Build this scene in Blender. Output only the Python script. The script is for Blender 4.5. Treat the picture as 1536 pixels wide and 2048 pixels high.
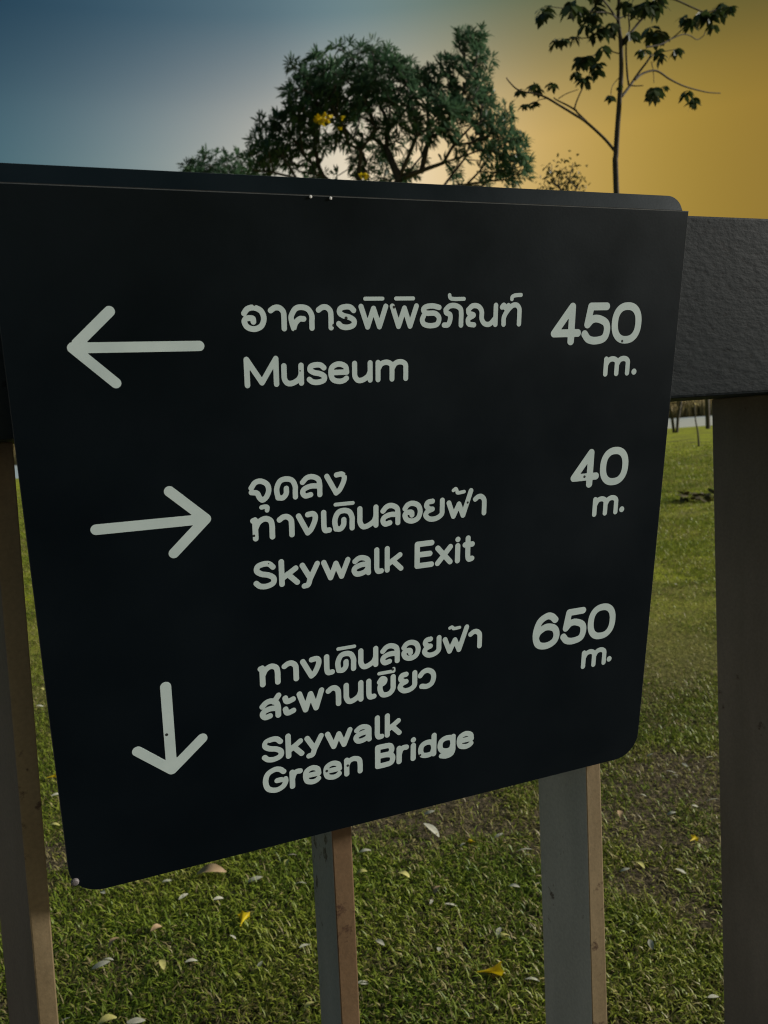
import bpy, bmesh, math, random
import numpy as np
from mathutils import Vector, Matrix
from mathutils.geometry import tessellate_polygon

random.seed(7)
rng = np.random.default_rng(7)
scene = bpy.context.scene
COL = scene.collection
for o in list(bpy.data.objects):
    bpy.data.objects.remove(o)

# ------------------------------------------------------------------ camera
# photograph: 1536 x 2048, focal length in its pixels solved from the vanishing points of the sign
CX, CY, F = 768.0, 1024.0, 1610.0
CAM_H = 1.30
def nz(v):
    v = np.array(v, float); return v / np.linalg.norm(v)
U_c = nz([4213, -452, F])                    # the railing's direction
V_c = nz([-7, 5725, F]); V_c = nz(V_c - U_c * (V_c @ U_c))     # down the sign
down = nz(np.cross(U_c, nz([1390 - CX, 818 - CY, F])))
if down[1] < 0: down = -down
_z = np.array([0, 0, 1.0])
fw = nz(_z - down * (_z @ down)); rt = nz(np.cross(fw, -down))
R = np.array([rt, fw, -down])                # camera axes (x right, y down, z ahead) -> world
CAM = np.array([0, 0, CAM_H])
def ray(x, y):
    return R @ np.array([(x - CX) / F, (y - CY) / F, 1.0])
def on_plane(x, y, n, k):                    # point where the pixel's ray meets the plane (p - CAM).n = k
    r = ray(x, y); return CAM + r * (k / (r @ n))
def on_ground(x, y, z=0.0):
    r = ray(x, y); return CAM + r * ((z - CAM_H) / r[2])
def at_dist(x, y, d):                        # point at horizontal distance d ahead
    r = ray(x, y); return CAM + r * (d / r[1])

cam_data = bpy.data.cameras.new('camera')
cam = bpy.data.objects.new('camera', cam_data); COL.objects.link(cam)
M = Matrix.Identity(4)
cr, cu, cb = R @ np.array([1, 0, 0]), R @ np.array([0, -1, 0]), R @ np.array([0, 0, -1])
for i in range(3):
    M[i][0], M[i][1], M[i][2], M[i][3] = cr[i], cu[i], cb[i], CAM[i]
cam.matrix_world = M
cam_data.sensor_fit = 'VERTICAL'
cam_data.sensor_height = 36.0; cam_data.sensor_width = 27.0
cam_data.lens = F / 2048 * 36.0
cam_data.clip_start = 0.05; cam_data.clip_end = 5000
cam_data.dof.use_dof = True
cam_data.dof.focus_distance = 0.80
cam_data.dof.aperture_fstop = 12.0
scene.camera = cam

# ------------------------------------------------------------------ sky and sun
SUN_AZ, SUN_EL = math.radians(84), math.radians(21)     # azimuth clockwise from straight ahead
sun_dir = Vector((math.sin(SUN_AZ) * math.cos(SUN_EL), math.cos(SUN_AZ) * math.cos(SUN_EL), math.sin(SUN_EL)))
world = bpy.data.worlds.new('World'); scene.world = world
world.use_nodes = True
nt = world.node_tree; nt.nodes.clear()
def N(t, **kw):
    n = nt.nodes.new(t)
    for k, v in kw.items(): setattr(n, k, v)
    return n
L = lambda a, b: nt.links.new(a, b)
sky = N('ShaderNodeTexSky', sky_type='NISHITA', sun_disc=False)
sky.sun_elevation = SUN_EL; sky.sun_rotation = SUN_AZ
sky.air_density = 1.2; sky.dust_density = 3.0; sky.ozone_density = 1.5
tc = N('ShaderNodeTexCoord')
# hazy evening sky: hue follows the angle from the sun, and it deepens with height
dotn = N('ShaderNodeVectorMath', operation='DOT_PRODUCT')
dotn.inputs[1].default_value = (math.sin(SUN_AZ), math.cos(SUN_AZ), 0)
L(tc.outputs['Generated'], dotn.inputs[0])
mr = N('ShaderNodeMapRange'); mr.inputs['From Min'].default_value = -1; mr.inputs['From Max'].default_value = 1
L(dotn.outputs['Value'], mr.inputs['Value'])
ramp = N('ShaderNodeValToRGB')
SKY_STOPS = [(0.00, (0.028, 0.085, 0.115)), (0.30, (0.033, 0.10, 0.135)), (0.365, (0.055, 0.13, 0.16)), (0.434, (0.215, 0.285, 0.29)), (0.50, (0.50, 0.48, 0.41)),
             (0.55, (0.92, 0.80, 0.60)), (0.60, (0.84, 0.62, 0.31)), (0.65, (0.60, 0.39, 0.10)), (0.71, (0.40, 0.255, 0.022)), (0.77, (0.25, 0.145, 0.006)), (1.00, (0.40, 0.24, 0.02))]
ramp.color_ramp.interpolation = 'B_SPLINE'
el = ramp.color_ramp.elements
while len(el) > 1: el.remove(el[-1])
el[0].position = SKY_STOPS[0][0]; el[0].color = (*SKY_STOPS[0][1], 1)
for p, c in SKY_STOPS[1:]:
    e = el.new(p); e.color = (*c, 1)
L(mr.outputs['Result'], ramp.inputs['Fac'])
sep = N('ShaderNodeSeparateXYZ'); L(tc.outputs['Generated'], sep.inputs[0])
elev = N('ShaderNodeValToRGB')
EL_STOPS = [(0.0, (1.45, 1.35, 1.1)), (0.20, (1.42, 1.30, 1.05)), (0.27, (1.15, 1.10, 1.0)), (0.31, (1.0, 1.0, 1.0)), (0.37, (0.60, 0.67, 0.76)), (0.44, (0.19, 0.33, 0.47)), (1.0, (0.16, 0.31, 0.45))]
elev.color_ramp.interpolation = 'CARDINAL'
e2 = elev.color_ramp.elements
while len(e2) > 1: e2.remove(e2[-1])
e2[0].position = EL_STOPS[0][0]; e2[0].color = (*EL_STOPS[0][1], 1)
for p, c in EL_STOPS[1:]:
    e = e2.new(p); e.color = (*c, 1)
L(sep.outputs['Z'], elev.inputs['Fac'])
mul = N('ShaderNodeMix', data_type='RGBA', blend_type='MULTIPLY'); mul.inputs['Factor'].default_value = 1
L(ramp.outputs['Color'], mul.inputs['A']); L(elev.outputs['Color'], mul.inputs['B'])
bg1 = N('ShaderNodeBackground'); bg1.inputs['Strength'].default_value = 0.08
L(sky.outputs['Color'], bg1.inputs['Color'])
bg2 = N('ShaderNodeBackground'); bg2.inputs['Strength'].default_value = 1.0
L(mul.outputs['Result'], bg2.inputs['Color'])
SKY_NISHITA_SHARE = 0.07
mixs = N('ShaderNodeMixShader'); mixs.inputs[0].default_value = 1 - SKY_NISHITA_SHARE
L(bg1.outputs[0], mixs.inputs[1]); L(bg2.outputs[0], mixs.inputs[2])
wo = N('ShaderNodeOutputWorld'); L(mixs.outputs[0], wo.inputs['Surface'])

sd = bpy.data.lights.new('sun', 'SUN'); sd.energy = 4.8; sd.angle = math.radians(9.0); sd.color = (1.0, 0.95, 0.87)
sun = bpy.data.objects.new('sun', sd); COL.objects.link(sun)
sun.rotation_euler = sun_dir.to_track_quat('Z', 'Y').to_euler()
sun.location = (20, 0, 20)

scene.view_settings.view_transform = 'Standard'; scene.view_settings.look = 'None'
scene.view_settings.exposure = 0.0; scene.view_settings.gamma = 1.0
scene.view_settings.use_curve_mapping = False
scene.cycles.use_denoising = True
scene.cycles.max_bounces = 6
scene.cycles.pixel_filter_type = 'BLACKMAN_HARRIS'; scene.cycles.filter_width = 1.15

# ------------------------------------------------------------------ materials
def mat(name):
    m = bpy.data.materials.new(name); m.use_nodes = True
    t = m.node_tree; b = t.nodes['Principled BSDF']
    return m, t, b
def node(t, kind, **kw):
    n = t.nodes.new(kind)
    for k, v in kw.items():
        if k.startswith('i_'): n.inputs[k[2:].replace('_', ' ')].default_value = v
        else: setattr(n, k, v)
    return n
def rampn(t, stops, src):
    r = t.nodes.new('ShaderNodeValToRGB'); e = r.color_ramp.elements
    while len(e) > 1: e.remove(e[-1])
    e[0].position = stops[0][0]; e[0].color = (*stops[0][1], 1)
    for p, c in stops[1:]:
        x = e.new(p); x.color = (*c, 1)
    t.links.new(src, r.inputs['Fac']); return r
def mixc(t, fac, a, b, blend='MIX'):
    n = t.nodes.new('ShaderNodeMix'); n.data_type = 'RGBA'; n.blend_type = blend
    for key, v in (('Factor', fac), ('A', a), ('B', b)):
        if hasattr(v, 'is_linked') or hasattr(v, 'links'): t.links.new(v, n.inputs[key])
        elif key == 'Factor': n.inputs[key].default_value = v
        else: n.inputs[key].default_value = (*v, 1)
    return n.outputs['Result']
def bump(t, b, height, strength, dist):
    n = t.nodes.new('ShaderNodeBump'); n.inputs['Strength'].default_value = strength; n.inputs['Distance'].default_value = dist
    t.links.new(height, n.inputs['Height']); t.links.new(n.outputs['Normal'], b.inputs['Normal'])
def noise(t, coord, scale, detail=4, rough=0.55):
    n = t.nodes.new('ShaderNodeTexNoise'); n.inputs['Scale'].default_value = scale
    n.inputs['Detail'].default_value = detail; n.inputs['Roughness'].default_value = rough
    if coord: t.links.new(coord, n.inputs['Vector'])
    return n

def m_panel():
    m, t, b = mat('black_panel_paint')
    tc = node(t, 'ShaderNodeTexCoord')
    n1 = noise(t, tc.outputs['Object'], 9, 5); n2 = noise(t, tc.outputs['Object'], 420, 2)
    col = rampn(t, [(0.3, (0.0016, 0.0036, 0.0058)), (0.7, (0.0030, 0.0055, 0.0084))], n1.outputs['Fac'])
    t.links.new(col.outputs[0], b.inputs['Base Color'])
    ro = rampn(t, [(0.3, (0.36,) * 3), (0.75, (0.50,) * 3)], n1.outputs['Fac'])
    t.links.new(ro.outputs[0], b.inputs['Roughness'])
    b.inputs['Specular IOR Level'].default_value = 0.22; b.inputs['Specular Tint'].default_value = (0.58, 0.82, 1.0, 1)
    bump(t, b, n2.outputs['Fac'], 0.08, 0.0005)
    return m
def m_letter():
    m, t, b = mat('letter_vinyl')
    tc = node(t, 'ShaderNodeTexCoord')
    n1 = noise(t, tc.outputs['Object'], 30, 5)
    v = node(t, 'ShaderNodeTexVoronoi'); v.inputs['Scale'].default_value = 95
    t.links.new(tc.outputs['Object'], v.inputs['Vector'])
    # sparse dark specks of chipped print
    pick = node(t, 'ShaderNodeSeparateColor'); t.links.new(v.outputs['Color'], pick.inputs[0])
    g1 = node(t, 'ShaderNodeMath', operation='GREATER_THAN'); t.links.new(pick.outputs[0], g1.inputs[0]); g1.inputs[1].default_value = 0.80
    g2 = node(t, 'ShaderNodeMath', operation='LESS_THAN'); t.links.new(v.outputs['Distance'], g2.inputs[0]); g2.inputs[1].default_value = 0.14
    g3 = node(t, 'ShaderNodeMath', operation='MULTIPLY'); t.links.new(g1.outputs[0], g3.inputs[0]); t.links.new(g2.outputs[0], g3.inputs[1])
    base = rampn(t, [(0.3, (0.62, 0.76, 0.775)), (0.7, (0.73, 0.87, 0.88))], n1.outputs['Fac'])
    c = mixc(t, g3.outputs[0], base.outputs[0], (0.03, 0.035, 0.035))
    t.links.new(c, b.inputs['Base Color'])
    b.inputs['Roughness'].default_value = 0.55
    b.inputs['Specular IOR Level'].default_value = 0.3
    return m
def m_rail():
    m, t, b = mat('rail_textured_paint')
    tc = node(t, 'ShaderNodeTexCoord')
    mp = node(t, 'ShaderNodeMapping'); mp.inputs['Scale'].default_value = (1, 1, 1.9)
    t.links.new(tc.outputs['Object'], mp.inputs['Vector'])
    n1 = noise(t, mp.outputs[0], 105, 4, 0.55); n2 = noise(t, tc.outputs['Object'], 6, 4); n3 = noise(t, mp.outputs[0], 45, 3)
    base = rampn(t, [(0.3, (0.012, 0.0175, 0.0215)), (0.7, (0.020, 0.0265, 0.031))], n2.outputs['Fac'])
    spots = rampn(t, [(0.30, (0.45, 0.45, 0.45)), (0.42, (1, 1, 1))], n1.outputs['Fac'])
    c = mixc(t, 1.0, base.outputs[0], spots.outputs[0], 'MULTIPLY')
    t.links.new(c, b.inputs['Base Color'])
    b.inputs['Roughness'].default_value = 0.62; b.inputs['Specular IOR Level'].default_value = 0.06
    mx = node(t, 'ShaderNodeMath', operation='ADD'); t.links.new(n1.outputs['Fac'], mx.inputs[0]); t.links.new(n3.outputs['Fac'], mx.inputs[1])
    bump(t, b, mx.outputs[0], 0.17, 0.004)
    return m
def m_post(name, lo, hi, rust):
    m, t, b = mat(name)
    tc = node(t, 'ShaderNodeTexCoord')
    mp = node(t, 'ShaderNodeMapping'); mp.inputs['Scale'].default_value = (1, 1, 0.25)
    t.links.new(tc.outputs['Object'], mp.inputs['Vector'])
    n1 = noise(t, mp.outputs[0], 14, 5); n2 = noise(t, tc.outputs['Object'], 55, 4, 0.65); n3 = noise(t, tc.outputs['Object'], 5, 4)
    n4 = noise(t, tc.outputs['Object'], 260, 3)
    base = rampn(t, [(0.3, lo), (0.7, hi)], n1.outputs['Fac'])
    fine = rampn(t, [(0.3, (0.86,) * 3), (0.7, (1.06,) * 3)], n4.outputs['Fac'])
    base2 = mixc(t, 1.0, base.outputs[0], fine.outputs[0], 'MULTIPLY')
    k = node(t, 'ShaderNodeMath', operation='MULTIPLY'); t.links.new(n2.outputs['Fac'], k.inputs[0]); t.links.new(n3.outputs['Fac'], k.inputs[1])
    rm = rampn(t, [(rust, (0, 0, 0)), (rust + 0.05, (0.85,) * 3)], k.outputs[0])
    c = mixc(t, rm.outputs[0], base2, (0.05, 0.02, 0.010))
    t.links.new(c, b.inputs['Base Color'])
    b.inputs['Roughness'].default_value = 0.6
    bump(t, b, n2.outputs['Fac'], 0.25, 0.002)
    return m
def m_leaf(name, c0, c1, trans=0.35, rough=0.45):
    m, t, b = mat(name)
    at = node(t, 'ShaderNodeAttribute', attribute_name='tint')
    r = rampn(t, [(0.0, c0), (1.0, c1)], at.outputs['Fac'])
    t.links.new(r.outputs[0], b.inputs['Base Color'])
    b.inputs['Roughness'].default_value = rough
    b.inputs['Specular IOR Level'].default_value = 0.35
    tr = node(t, 'ShaderNodeBsdfTranslucent'); t.links.new(r.outputs[0], tr.inputs['Color'])
    mx = node(t, 'ShaderNodeMixShader'); mx.inputs[0].default_value = trans
    out = t.nodes['Material Output']
    t.links.new(b.outputs[0], mx.inputs[1]); t.links.new(tr.outputs[0], mx.inputs[2]); t.links.new(mx.outputs[0], out.inputs['Surface'])
    return m
def m_bark(name, lo, hi):
    m, t, b = mat(name)
    tc = node(t, 'ShaderNodeTexCoord')
    n1 = noise(t, tc.outputs['Object'], 11, 6, 0.65)
    r = rampn(t, [(0.3, lo), (0.7, hi)], n1.outputs['Fac'])
    t.links.new(r.outputs[0], b.inputs['Base Color']); b.inputs['Roughness'].default_value = 0.9
    bump(t, b, n1.outputs['Fac'], 0.6, 0.01)
    return m
def m_plain(name, c0, c1, scale, rough=0.7, spec=0.3):
    m, t, b = mat(name)
    tc = node(t, 'ShaderNodeTexCoord')
    n1 = noise(t, tc.outputs['Object'], scale, 5)
    r = rampn(t, [(0.3, c0), (0.7, c1)], n1.outputs['Fac'])
    t.links.new(r.outputs[0], b.inputs['Base Color']); b.inputs['Roughness'].default_value = rough
    b.inputs['Specular IOR Level'].default_value = spec
    return m
def m_ground():
    m, t, b = mat('lawn_soil')
    g = node(t, 'ShaderNodeNewGeometry')
    n1 = noise(t, g.outputs['Position'], 0.85, 5, 0.6); n2 = noise(t, g.outputs['Position'], 38, 4, 0.6)
    n3 = noise(t, g.outputs['Position'], 6, 4, 0.6)
    soil = rampn(t, [(0.3, (0.050, 0.042, 0.026)), (0.7, (0.125, 0.10, 0.064))], n2.outputs['Fac'])
    green = rampn(t, [(0.25, (0.21, 0.25, 0.014)), (0.5, (0.30, 0.34, 0.020)), (0.75, (0.38, 0.37, 0.045))], n3.outputs['Fac'])
    # beyond the blades the sheet itself is turf
    sx = node(t, 'ShaderNodeSeparateXYZ'); t.links.new(g.outputs['Position'], sx.inputs[0])
    far = node(t, 'ShaderNodeMapRange'); far.inputs['From Min'].default_value = 3; far.inputs['From Max'].default_value = 7
    t.links.new(sx.outputs['Y'], far.inputs['Value'])
    pat = rampn(t, [(0.36, (0.35,) * 3), (0.55, (1, 1, 1))], n1.outputs['Fac'])
    fm = node(t, 'ShaderNodeMath', operation='MULTIPLY'); t.links.new(far.outputs[0], fm.inputs[0]); t.links.new(pat.outputs[0], fm.inputs[1])
    c = mixc(t, fm.outputs[0], soil.outputs[0], green.outputs[0])
    t.links.new(c, b.inputs['Base Color']); b.inputs['Roughness'].default_value = 0.95
    b.inputs['Specular IOR Level'].default_value = 0.1
    bump(t, b, n2.outputs['Fac'], 0.8, 0.02)
    return m
def m_water():
    m, t, b = mat('lake_water')
    g = node(t, 'ShaderNodeNewGeometry')
    n1 = noise(t, g.outputs['Position'], 1.5, 3)
    b.inputs['Base Color'].default_value = (0.50, 0.58, 0.62, 1); b.inputs['Roughness'].default_value = 0.35
    bump(t, b, n1.outputs['Fac'], 0.15, 0.05)
    return m

MAT = dict(panel=m_panel(), letter=m_letter(), rail=m_rail(),
           post_side=m_post('post_grey_paint', (0.35, 0.335, 0.30), (0.47, 0.45, 0.405), 0.37),
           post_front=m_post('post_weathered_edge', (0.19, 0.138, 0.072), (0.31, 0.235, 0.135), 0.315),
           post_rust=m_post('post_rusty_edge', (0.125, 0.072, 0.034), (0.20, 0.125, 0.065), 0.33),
           post_shaded=m_post('post_shaded_brown', (0.155, 0.122, 0.10), (0.23, 0.185, 0.155), 0.36),  # dim warm light put into the side colour, with rust spots
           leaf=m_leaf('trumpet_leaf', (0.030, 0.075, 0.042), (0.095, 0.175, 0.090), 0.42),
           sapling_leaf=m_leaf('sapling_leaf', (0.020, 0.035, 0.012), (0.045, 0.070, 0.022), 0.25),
           far_leaf=m_leaf('far_leaf', (0.24, 0.21, 0.085), (0.42, 0.35, 0.16), 0.45, 0.8),
           small_leaf=m_leaf('small_tree_leaf', (0.06, 0.06, 0.02), (0.13, 0.11, 0.04), 0.4),
           flower=m_leaf('yellow_petal', (0.60, 0.43, 0.008), (0.78, 0.62, 0.015), 0.3),
           grass=m_leaf('grass_blade', (0.0, 0.0, 0.0), (1, 1, 1), 0.25, 0.5),
           bark=m_bark('grey_bark', (0.035, 0.030, 0.026), (0.085, 0.075, 0.062)),
           sapling_bark=m_bark('dark_bark', (0.045, 0.038, 0.030), (0.10, 0.085, 0.065)),
           ground=m_ground(), water=m_water(),
           steel=m_plain('bright_dot', (0.75, 0.76, 0.76), (0.9, 0.9, 0.9), 200, 0.35, 0.6),  # pale tone stands in for the bright light at the crease dots
           stud=m_plain('grey_rubber', (0.12, 0.11, 0.115), (0.2, 0.18, 0.19), 300, 0.6),
           dry=m_plain('dry_pale_leaf', (0.36, 0.36, 0.28), (0.54, 0.54, 0.45), 60, 0.75),
           dry_tan=m_plain('dry_tan_leaf', (0.33, 0.22, 0.12), (0.48, 0.35, 0.22), 60, 0.75),
           dry_yellow=m_plain('dry_yellow_leaf', (0.42, 0.40, 0.12), (0.58, 0.55, 0.22), 60, 0.7),
           dry_brown=m_plain('dead_brown_leaf', (0.05, 0.045, 0.02), (0.12, 0.10, 0.045), 20, 0.8))
# grass colours: three-stop ramp
_t = MAT['grass'].node_tree
for n in _t.nodes:
    if n.type == 'VALTORGB':
        e = n.color_ramp.elements
        e[0].color = (0.050, 0.085, 0.010, 1); e[1].color = (0.26, 0.215, 0.11, 1)
        for p, c in ((0.35, (0.135, 0.205, 0.018)), (0.62, (0.25, 0.30, 0.030)), (0.8, (0.31, 0.28, 0.09))):
            x = e.new(p); x.color = (*c, 1)

# ------------------------------------------------------------------ helpers
def link(name, me, m=None, parent=None):
    o = bpy.data.objects.new(name, me); COL.objects.link(o)
    if m is not None and me is not None and len(me.materials) == 0: me.materials.append(m)
    if parent is not None:
        o.parent = parent
        o.matrix_parent_inverse = parent.matrix_world.inverted()
    return o
def empty(name, loc=(0, 0, 0)):
    o = bpy.data.objects.new(name, None); COL.objects.link(o)
    o.location = loc; o.empty_display_size = 0.1
    o.matrix_world = Matrix.Translation(loc)
    return o
def tag(o, label=None, cat=None, group=None, kind=None):
    if label: o['label'] = label
    if cat: o['category'] = cat
    if group: o['group'] = group
    if kind: o['kind'] = kind
    return o
def mesh_np(name, verts, faces, tint=None, smooth=False):
    """verts (n,3); faces (m,k) all the same size k"""
    me = bpy.data.meshes.new(name)
    verts = np.asarray(verts, np.float32); faces = np.asarray(faces, np.int32)
    me.vertices.add(len(verts)); me.vertices.foreach_set('co', verts.ravel())
    k = faces.shape[1]
    me.loops.add(faces.size); me.loops.foreach_set('vertex_index', faces.ravel())
    me.polygons.add(len(faces))
    me.polygons.foreach_set('loop_start', np.arange(0, faces.size, k, dtype=np.int32))
    if smooth: me.polygons.foreach_set('use_smooth', np.ones(len(faces), dtype=bool))
    me.update(calc_edges=True)
    if tint is not None:
        a = me.attributes.new('tint', 'FLOAT', 'POINT'); a.data.foreach_set('value', np.asarray(tint, np.float32))
    me.validate()
    return me
def mesh_bm(name, bm):
    me = bpy.data.meshes.new(name); bm.to_mesh(me); bm.free(); return me
class Tubes:
    """collects tapering tubes through points into one mesh"""
    def __init__(s, sides=6): s.v = []; s.f = []; s.n = sides; s.off = 0
    def add(s, pts, rad):
        pts = np.asarray(pts, float); rad = np.asarray(rad, float)
        n = len(pts); k = s.n
        tan = np.gradient(pts, axis=0); tan /= np.linalg.norm(tan, axis=1)[:, None] + 1e-9
        a = np.cross(tan, np.array([0.3, 0.9, 0.2])); a /= np.linalg.norm(a, axis=1)[:, None] + 1e-9
        b = np.cross(tan, a)
        ang = np.arange(k) * 2 * np.pi / k
        ring = a[:, None, :] * np.cos(ang)[None, :, None] + b[:, None, :] * np.sin(ang)[None, :, None]
        v = pts[:, None, :] + ring * rad[:, None, None]
        s.v.append(v.reshape(-1, 3))
        i = np.arange(n - 1)[:, None] * k; j = np.arange(k)[None, :]; j2 = (j + 1) % k
        q = np.stack([i + j, i + j2, i + k + j2, i + k + j], -1).reshape(-1, 4) + s.off
        s.f.append(q); s.off += n * k
    def mesh(s, name): return mesh_np(name, np.concatenate(s.v), np.concatenate(s.f), smooth=True)
def smooth_path(pts, per=6):
    """Catmull-Rom through the points"""
    P = np.asarray(pts, float)
    if len(P) < 3: return P
    Q = np.vstack([2 * P[0] - P[1], P, 2 * P[-1] - P[-2]])
    out = []
    for i in range(1, len(Q) - 2):
        t = np.linspace(0, 1, per, endpoint=False)[:, None]
        p0, p1, p2, p3 = Q[i - 1], Q[i], Q[i + 1], Q[i + 2]
        out.append(0.5 * (2 * p1 + (p2 - p0) * t + (2 * p0 - 5 * p1 + 4 * p2 - p3) * t ** 2 + (3 * p1 - p0 - 3 * p2 + p3) * t ** 3))
    out.append(P[-1:])
    return np.concatenate(out)

# ------------------------------------------------------------------ ground, water
def shore(x): return 53 + 0.33 * np.clip(x, -40, 60)
gx = np.concatenate([[-2500, -1200, -500, -250], np.linspace(-120, -12, 28), np.linspace(-10, 10, 41), np.linspace(12, 120, 28), [250, 500, 1200, 2500]])
gd = np.concatenate([[-60, -25, -10, -4], np.linspace(-2, 14, 65), np.linspace(15, 34, 20)])
rel = np.array([-1.2, -0.5, 0, 0.6, 1.4, 2.5, 6, 30, 70, 92, 95, 97, 99, 110, 160, 300, 700, 1500, 3000.])
hz = np.array([0.02, 0.0, -0.06, -0.22, -0.5, -0.9, -1.4, -1.6, -1.6, -1.4, -0.9, -0.4, 0.1, 0.5, 0.7, 0.8, 1, 1, 1])
rows = []
for y in gd: rows.append(np.stack([gx, np.full_like(gx, y), np.zeros_like(gx)], -1))
for r_, h_ in zip(rel, hz): rows.append(np.stack([gx, shore(gx) + r_, np.full_like(gx, h_)], -1))
G = np.stack(rows)
# faint undulation of the lawn
und = 0.012 * np.sin(G[..., 0] * 1.3 + 0.7 * G[..., 1]) * np.sin(G[..., 1] * 0.9)
near = (G[..., 1] > 0.9) & (G[..., 1] < 14) & (np.abs(G[..., 0]) < 10.1)
G[..., 2] += np.where(near, und, 0)
nr, nc = G.shape[:2]
ii, jj = np.meshgrid(np.arange(nr - 1), np.arange(nc - 1), indexing='ij')
q = np.stack([ii * nc + jj, ii * nc + jj + 1, (ii + 1) * nc + jj + 1, (ii + 1) * nc + jj], -1).reshape(-1, 4)
lawn = link('lawn', mesh_np('lawn', G.reshape(-1, 3), q, smooth=True), MAT['ground']); tag(lawn, 'lawn with soil showing between the grass', kind='structure')
def ground_z(x, y):
    z = 0.012 * np.sin(x * 1.3 + 0.7 * y) * np.sin(y * 0.9)
    return np.where((y > 1.1) & (y < 13.5) & (np.abs(x) < 9.8), z, 0.0)
wv = []
for x in gx: wv += [[x, shore(x) + 0.2, -0.30], [x, shore(x) + 97.5, -0.30]]
wf = [[2 * i, 2 * i + 2, 2 * i + 3, 2 * i + 1] for i in range(len(gx) - 1)]
lake = link('lake', mesh_np('lake', wv, wf), MAT['water']); tag(lake, 'pale still lake beyond the lawn', kind='structure')

# the walkway the railing edges (the reader stands on it)
def m_deck():
    m, t, b = mat('deck_dark_concrete')
    g = node(t, 'ShaderNodeNewGeometry'); n1 = noise(t, g.outputs['Position'], 3, 5); n2 = noise(t, g.outputs['Position'], 90, 4)
    a = rampn(t, [(0.3, (0.060, 0.063, 0.066)), (0.7, (0.10, 0.102, 0.104))], n1.outputs['Fac'])
    t.links.new(a.outputs[0], b.inputs['Base Color']); b.inputs['Roughness'].default_value = 0.8
    bump(t, b, n2.outputs['Fac'], 0.3, 0.003)
    return m
MAT['deck'] = m_deck()
# ------------------------------------------------------------------ railing
D = 0.70                                      # distance from the camera to the rail's front face
Uw = R @ U_c; Vw = R @ V_c
Nw = nz([-Uw[1], Uw[0], 0]);  Nw = Nw if Nw[1] > 0 else -Nw
def box_between(corners_bottom, corners_top, bevel=0.0, seg=1, mat_of=None):
    bm = bmesh.new()
    b = [bm.verts.new(Vector(p)) for p in corners_bottom]; t = [bm.verts.new(Vector(p)) for p in corners_top]
    n = len(b)
    bm.faces.new(b[::-1]); bm.faces.new(t)
    for i in range(n):
        f = bm.faces.new((b[i], b[(i + 1) % n], t[(i + 1) % n], t[i]))
        if mat_of: f.material_index = mat_of[i]
    bmesh.ops.recalc_face_normals(bm, faces=bm.faces)
    if bevel:
        bmesh.ops.bevel(bm, geom=list(bm.edges), offset=bevel, segments=seg, affect='EDGES', profile=0.6)
    return bm
def loc3(u, n, z): return CAM + Uw * u + Nw * n + np.array([0, 0, z])
zb = float((on_plane(1343, 797, Nw, D) - CAM)[2]); zt = float((on_plane(1378, 430, Nw, D) - CAM)[2])
railing = empty('railing', (loc3(0.3, D + 0.1, -CAM_H)))
tag(railing, 'steel railing with a wide dark textured top rail and upright flat bar posts', 'railing')
u0, u1 = -2.2, 3.4
bm = box_between([loc3(u0, D, zb), loc3(u1, D, zb), loc3(u1, D + 0.26, zb), loc3(u0, D + 0.26, zb)],
                 [loc3(u0, D, zt), loc3(u1, D, zt), loc3(u1, D + 0.26, zt), loc3(u0, D + 0.26, zt)], 0.003, 2)
tag(link('top_rail', mesh_bm('top_rail', bm), MAT['rail'], railing), 'dark charcoal rail with a rough hammered paint surface')
DECK_Z = 0.12
bm = box_between([loc3(-30, D + 0.30, -CAM_H - 0.1), loc3(30, D + 0.30, -CAM_H - 0.1), loc3(30, D - 4.2, -CAM_H - 0.1), loc3(-30, D - 4.2, -CAM_H - 0.1)],
                 [loc3(-30, D + 0.30, -CAM_H + DECK_Z), loc3(30, D + 0.30, -CAM_H + DECK_Z), loc3(30, D - 4.2, -CAM_H + DECK_Z), loc3(-30, D - 4.2, -CAM_H + DECK_Z)], 0.008, 2)
tag(link('walkway', mesh_bm('walkway', bm), MAT['deck']), 'dark grey walkway along the railing', kind='structure')
DP = D + 0.082                                # front edge of the posts
DEPTH = 0.085
def uz(x, y, k):
    p = on_plane(x, y, Nw, k) - CAM; return p @ Uw, p[2]
def line_u(pa, pb, k):                        # u as a linear function of z for an edge seen through two pixels
    (ua, za), (ub, zb_) = uz(*pa, k), uz(*pb, k)
    s = (ub - ua) / (zb_ - za); return lambda z: ua + s * (z - za)
def add_post(fl, fr, yaw=0.0, side='post_side', front='post_front', depth=DEPTH):
    """fl, fr: front-left and front-right edge as u(z)"""
    def ring(z):
        a, b = fl(z), fr(z)
        dx = -math.tan(yaw) * depth
        return [loc3(a, DP, z), loc3(b, DP, z), loc3(b + dx, DP + depth, z), loc3(a + dx, DP + depth, z)]
    bm = box_between(ring(-CAM_H + DECK_Z - 0.01), ring(zb - 0.0005), 0.0016, 2)
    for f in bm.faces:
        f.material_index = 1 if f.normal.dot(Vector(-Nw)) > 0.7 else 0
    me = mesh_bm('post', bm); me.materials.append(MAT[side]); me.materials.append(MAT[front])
    return link('post', me, None, railing)
p1l = line_u((20.6, 1400), (77.5, 2048), DP); p1r = line_u((45, 1120), (118.7, 2048), DP)
p2l = line_u((662.4, 1663.5), (682.5, 2048), DP); p2r = line_u((703.3, 1659), (720.8, 2048), DP)
p3l = line_u((1171.2, 1535.5), (1184.3, 2048), DP); p3r = line_u((1200.9, 1530), (1215.6, 2048), DP)
add_post(p1l, p1r, math.radians(22), side='post_shaded')
add_post(p2l, p2r, front='post_rust'); add_post(p3l, p3r, depth=0.108)
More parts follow.
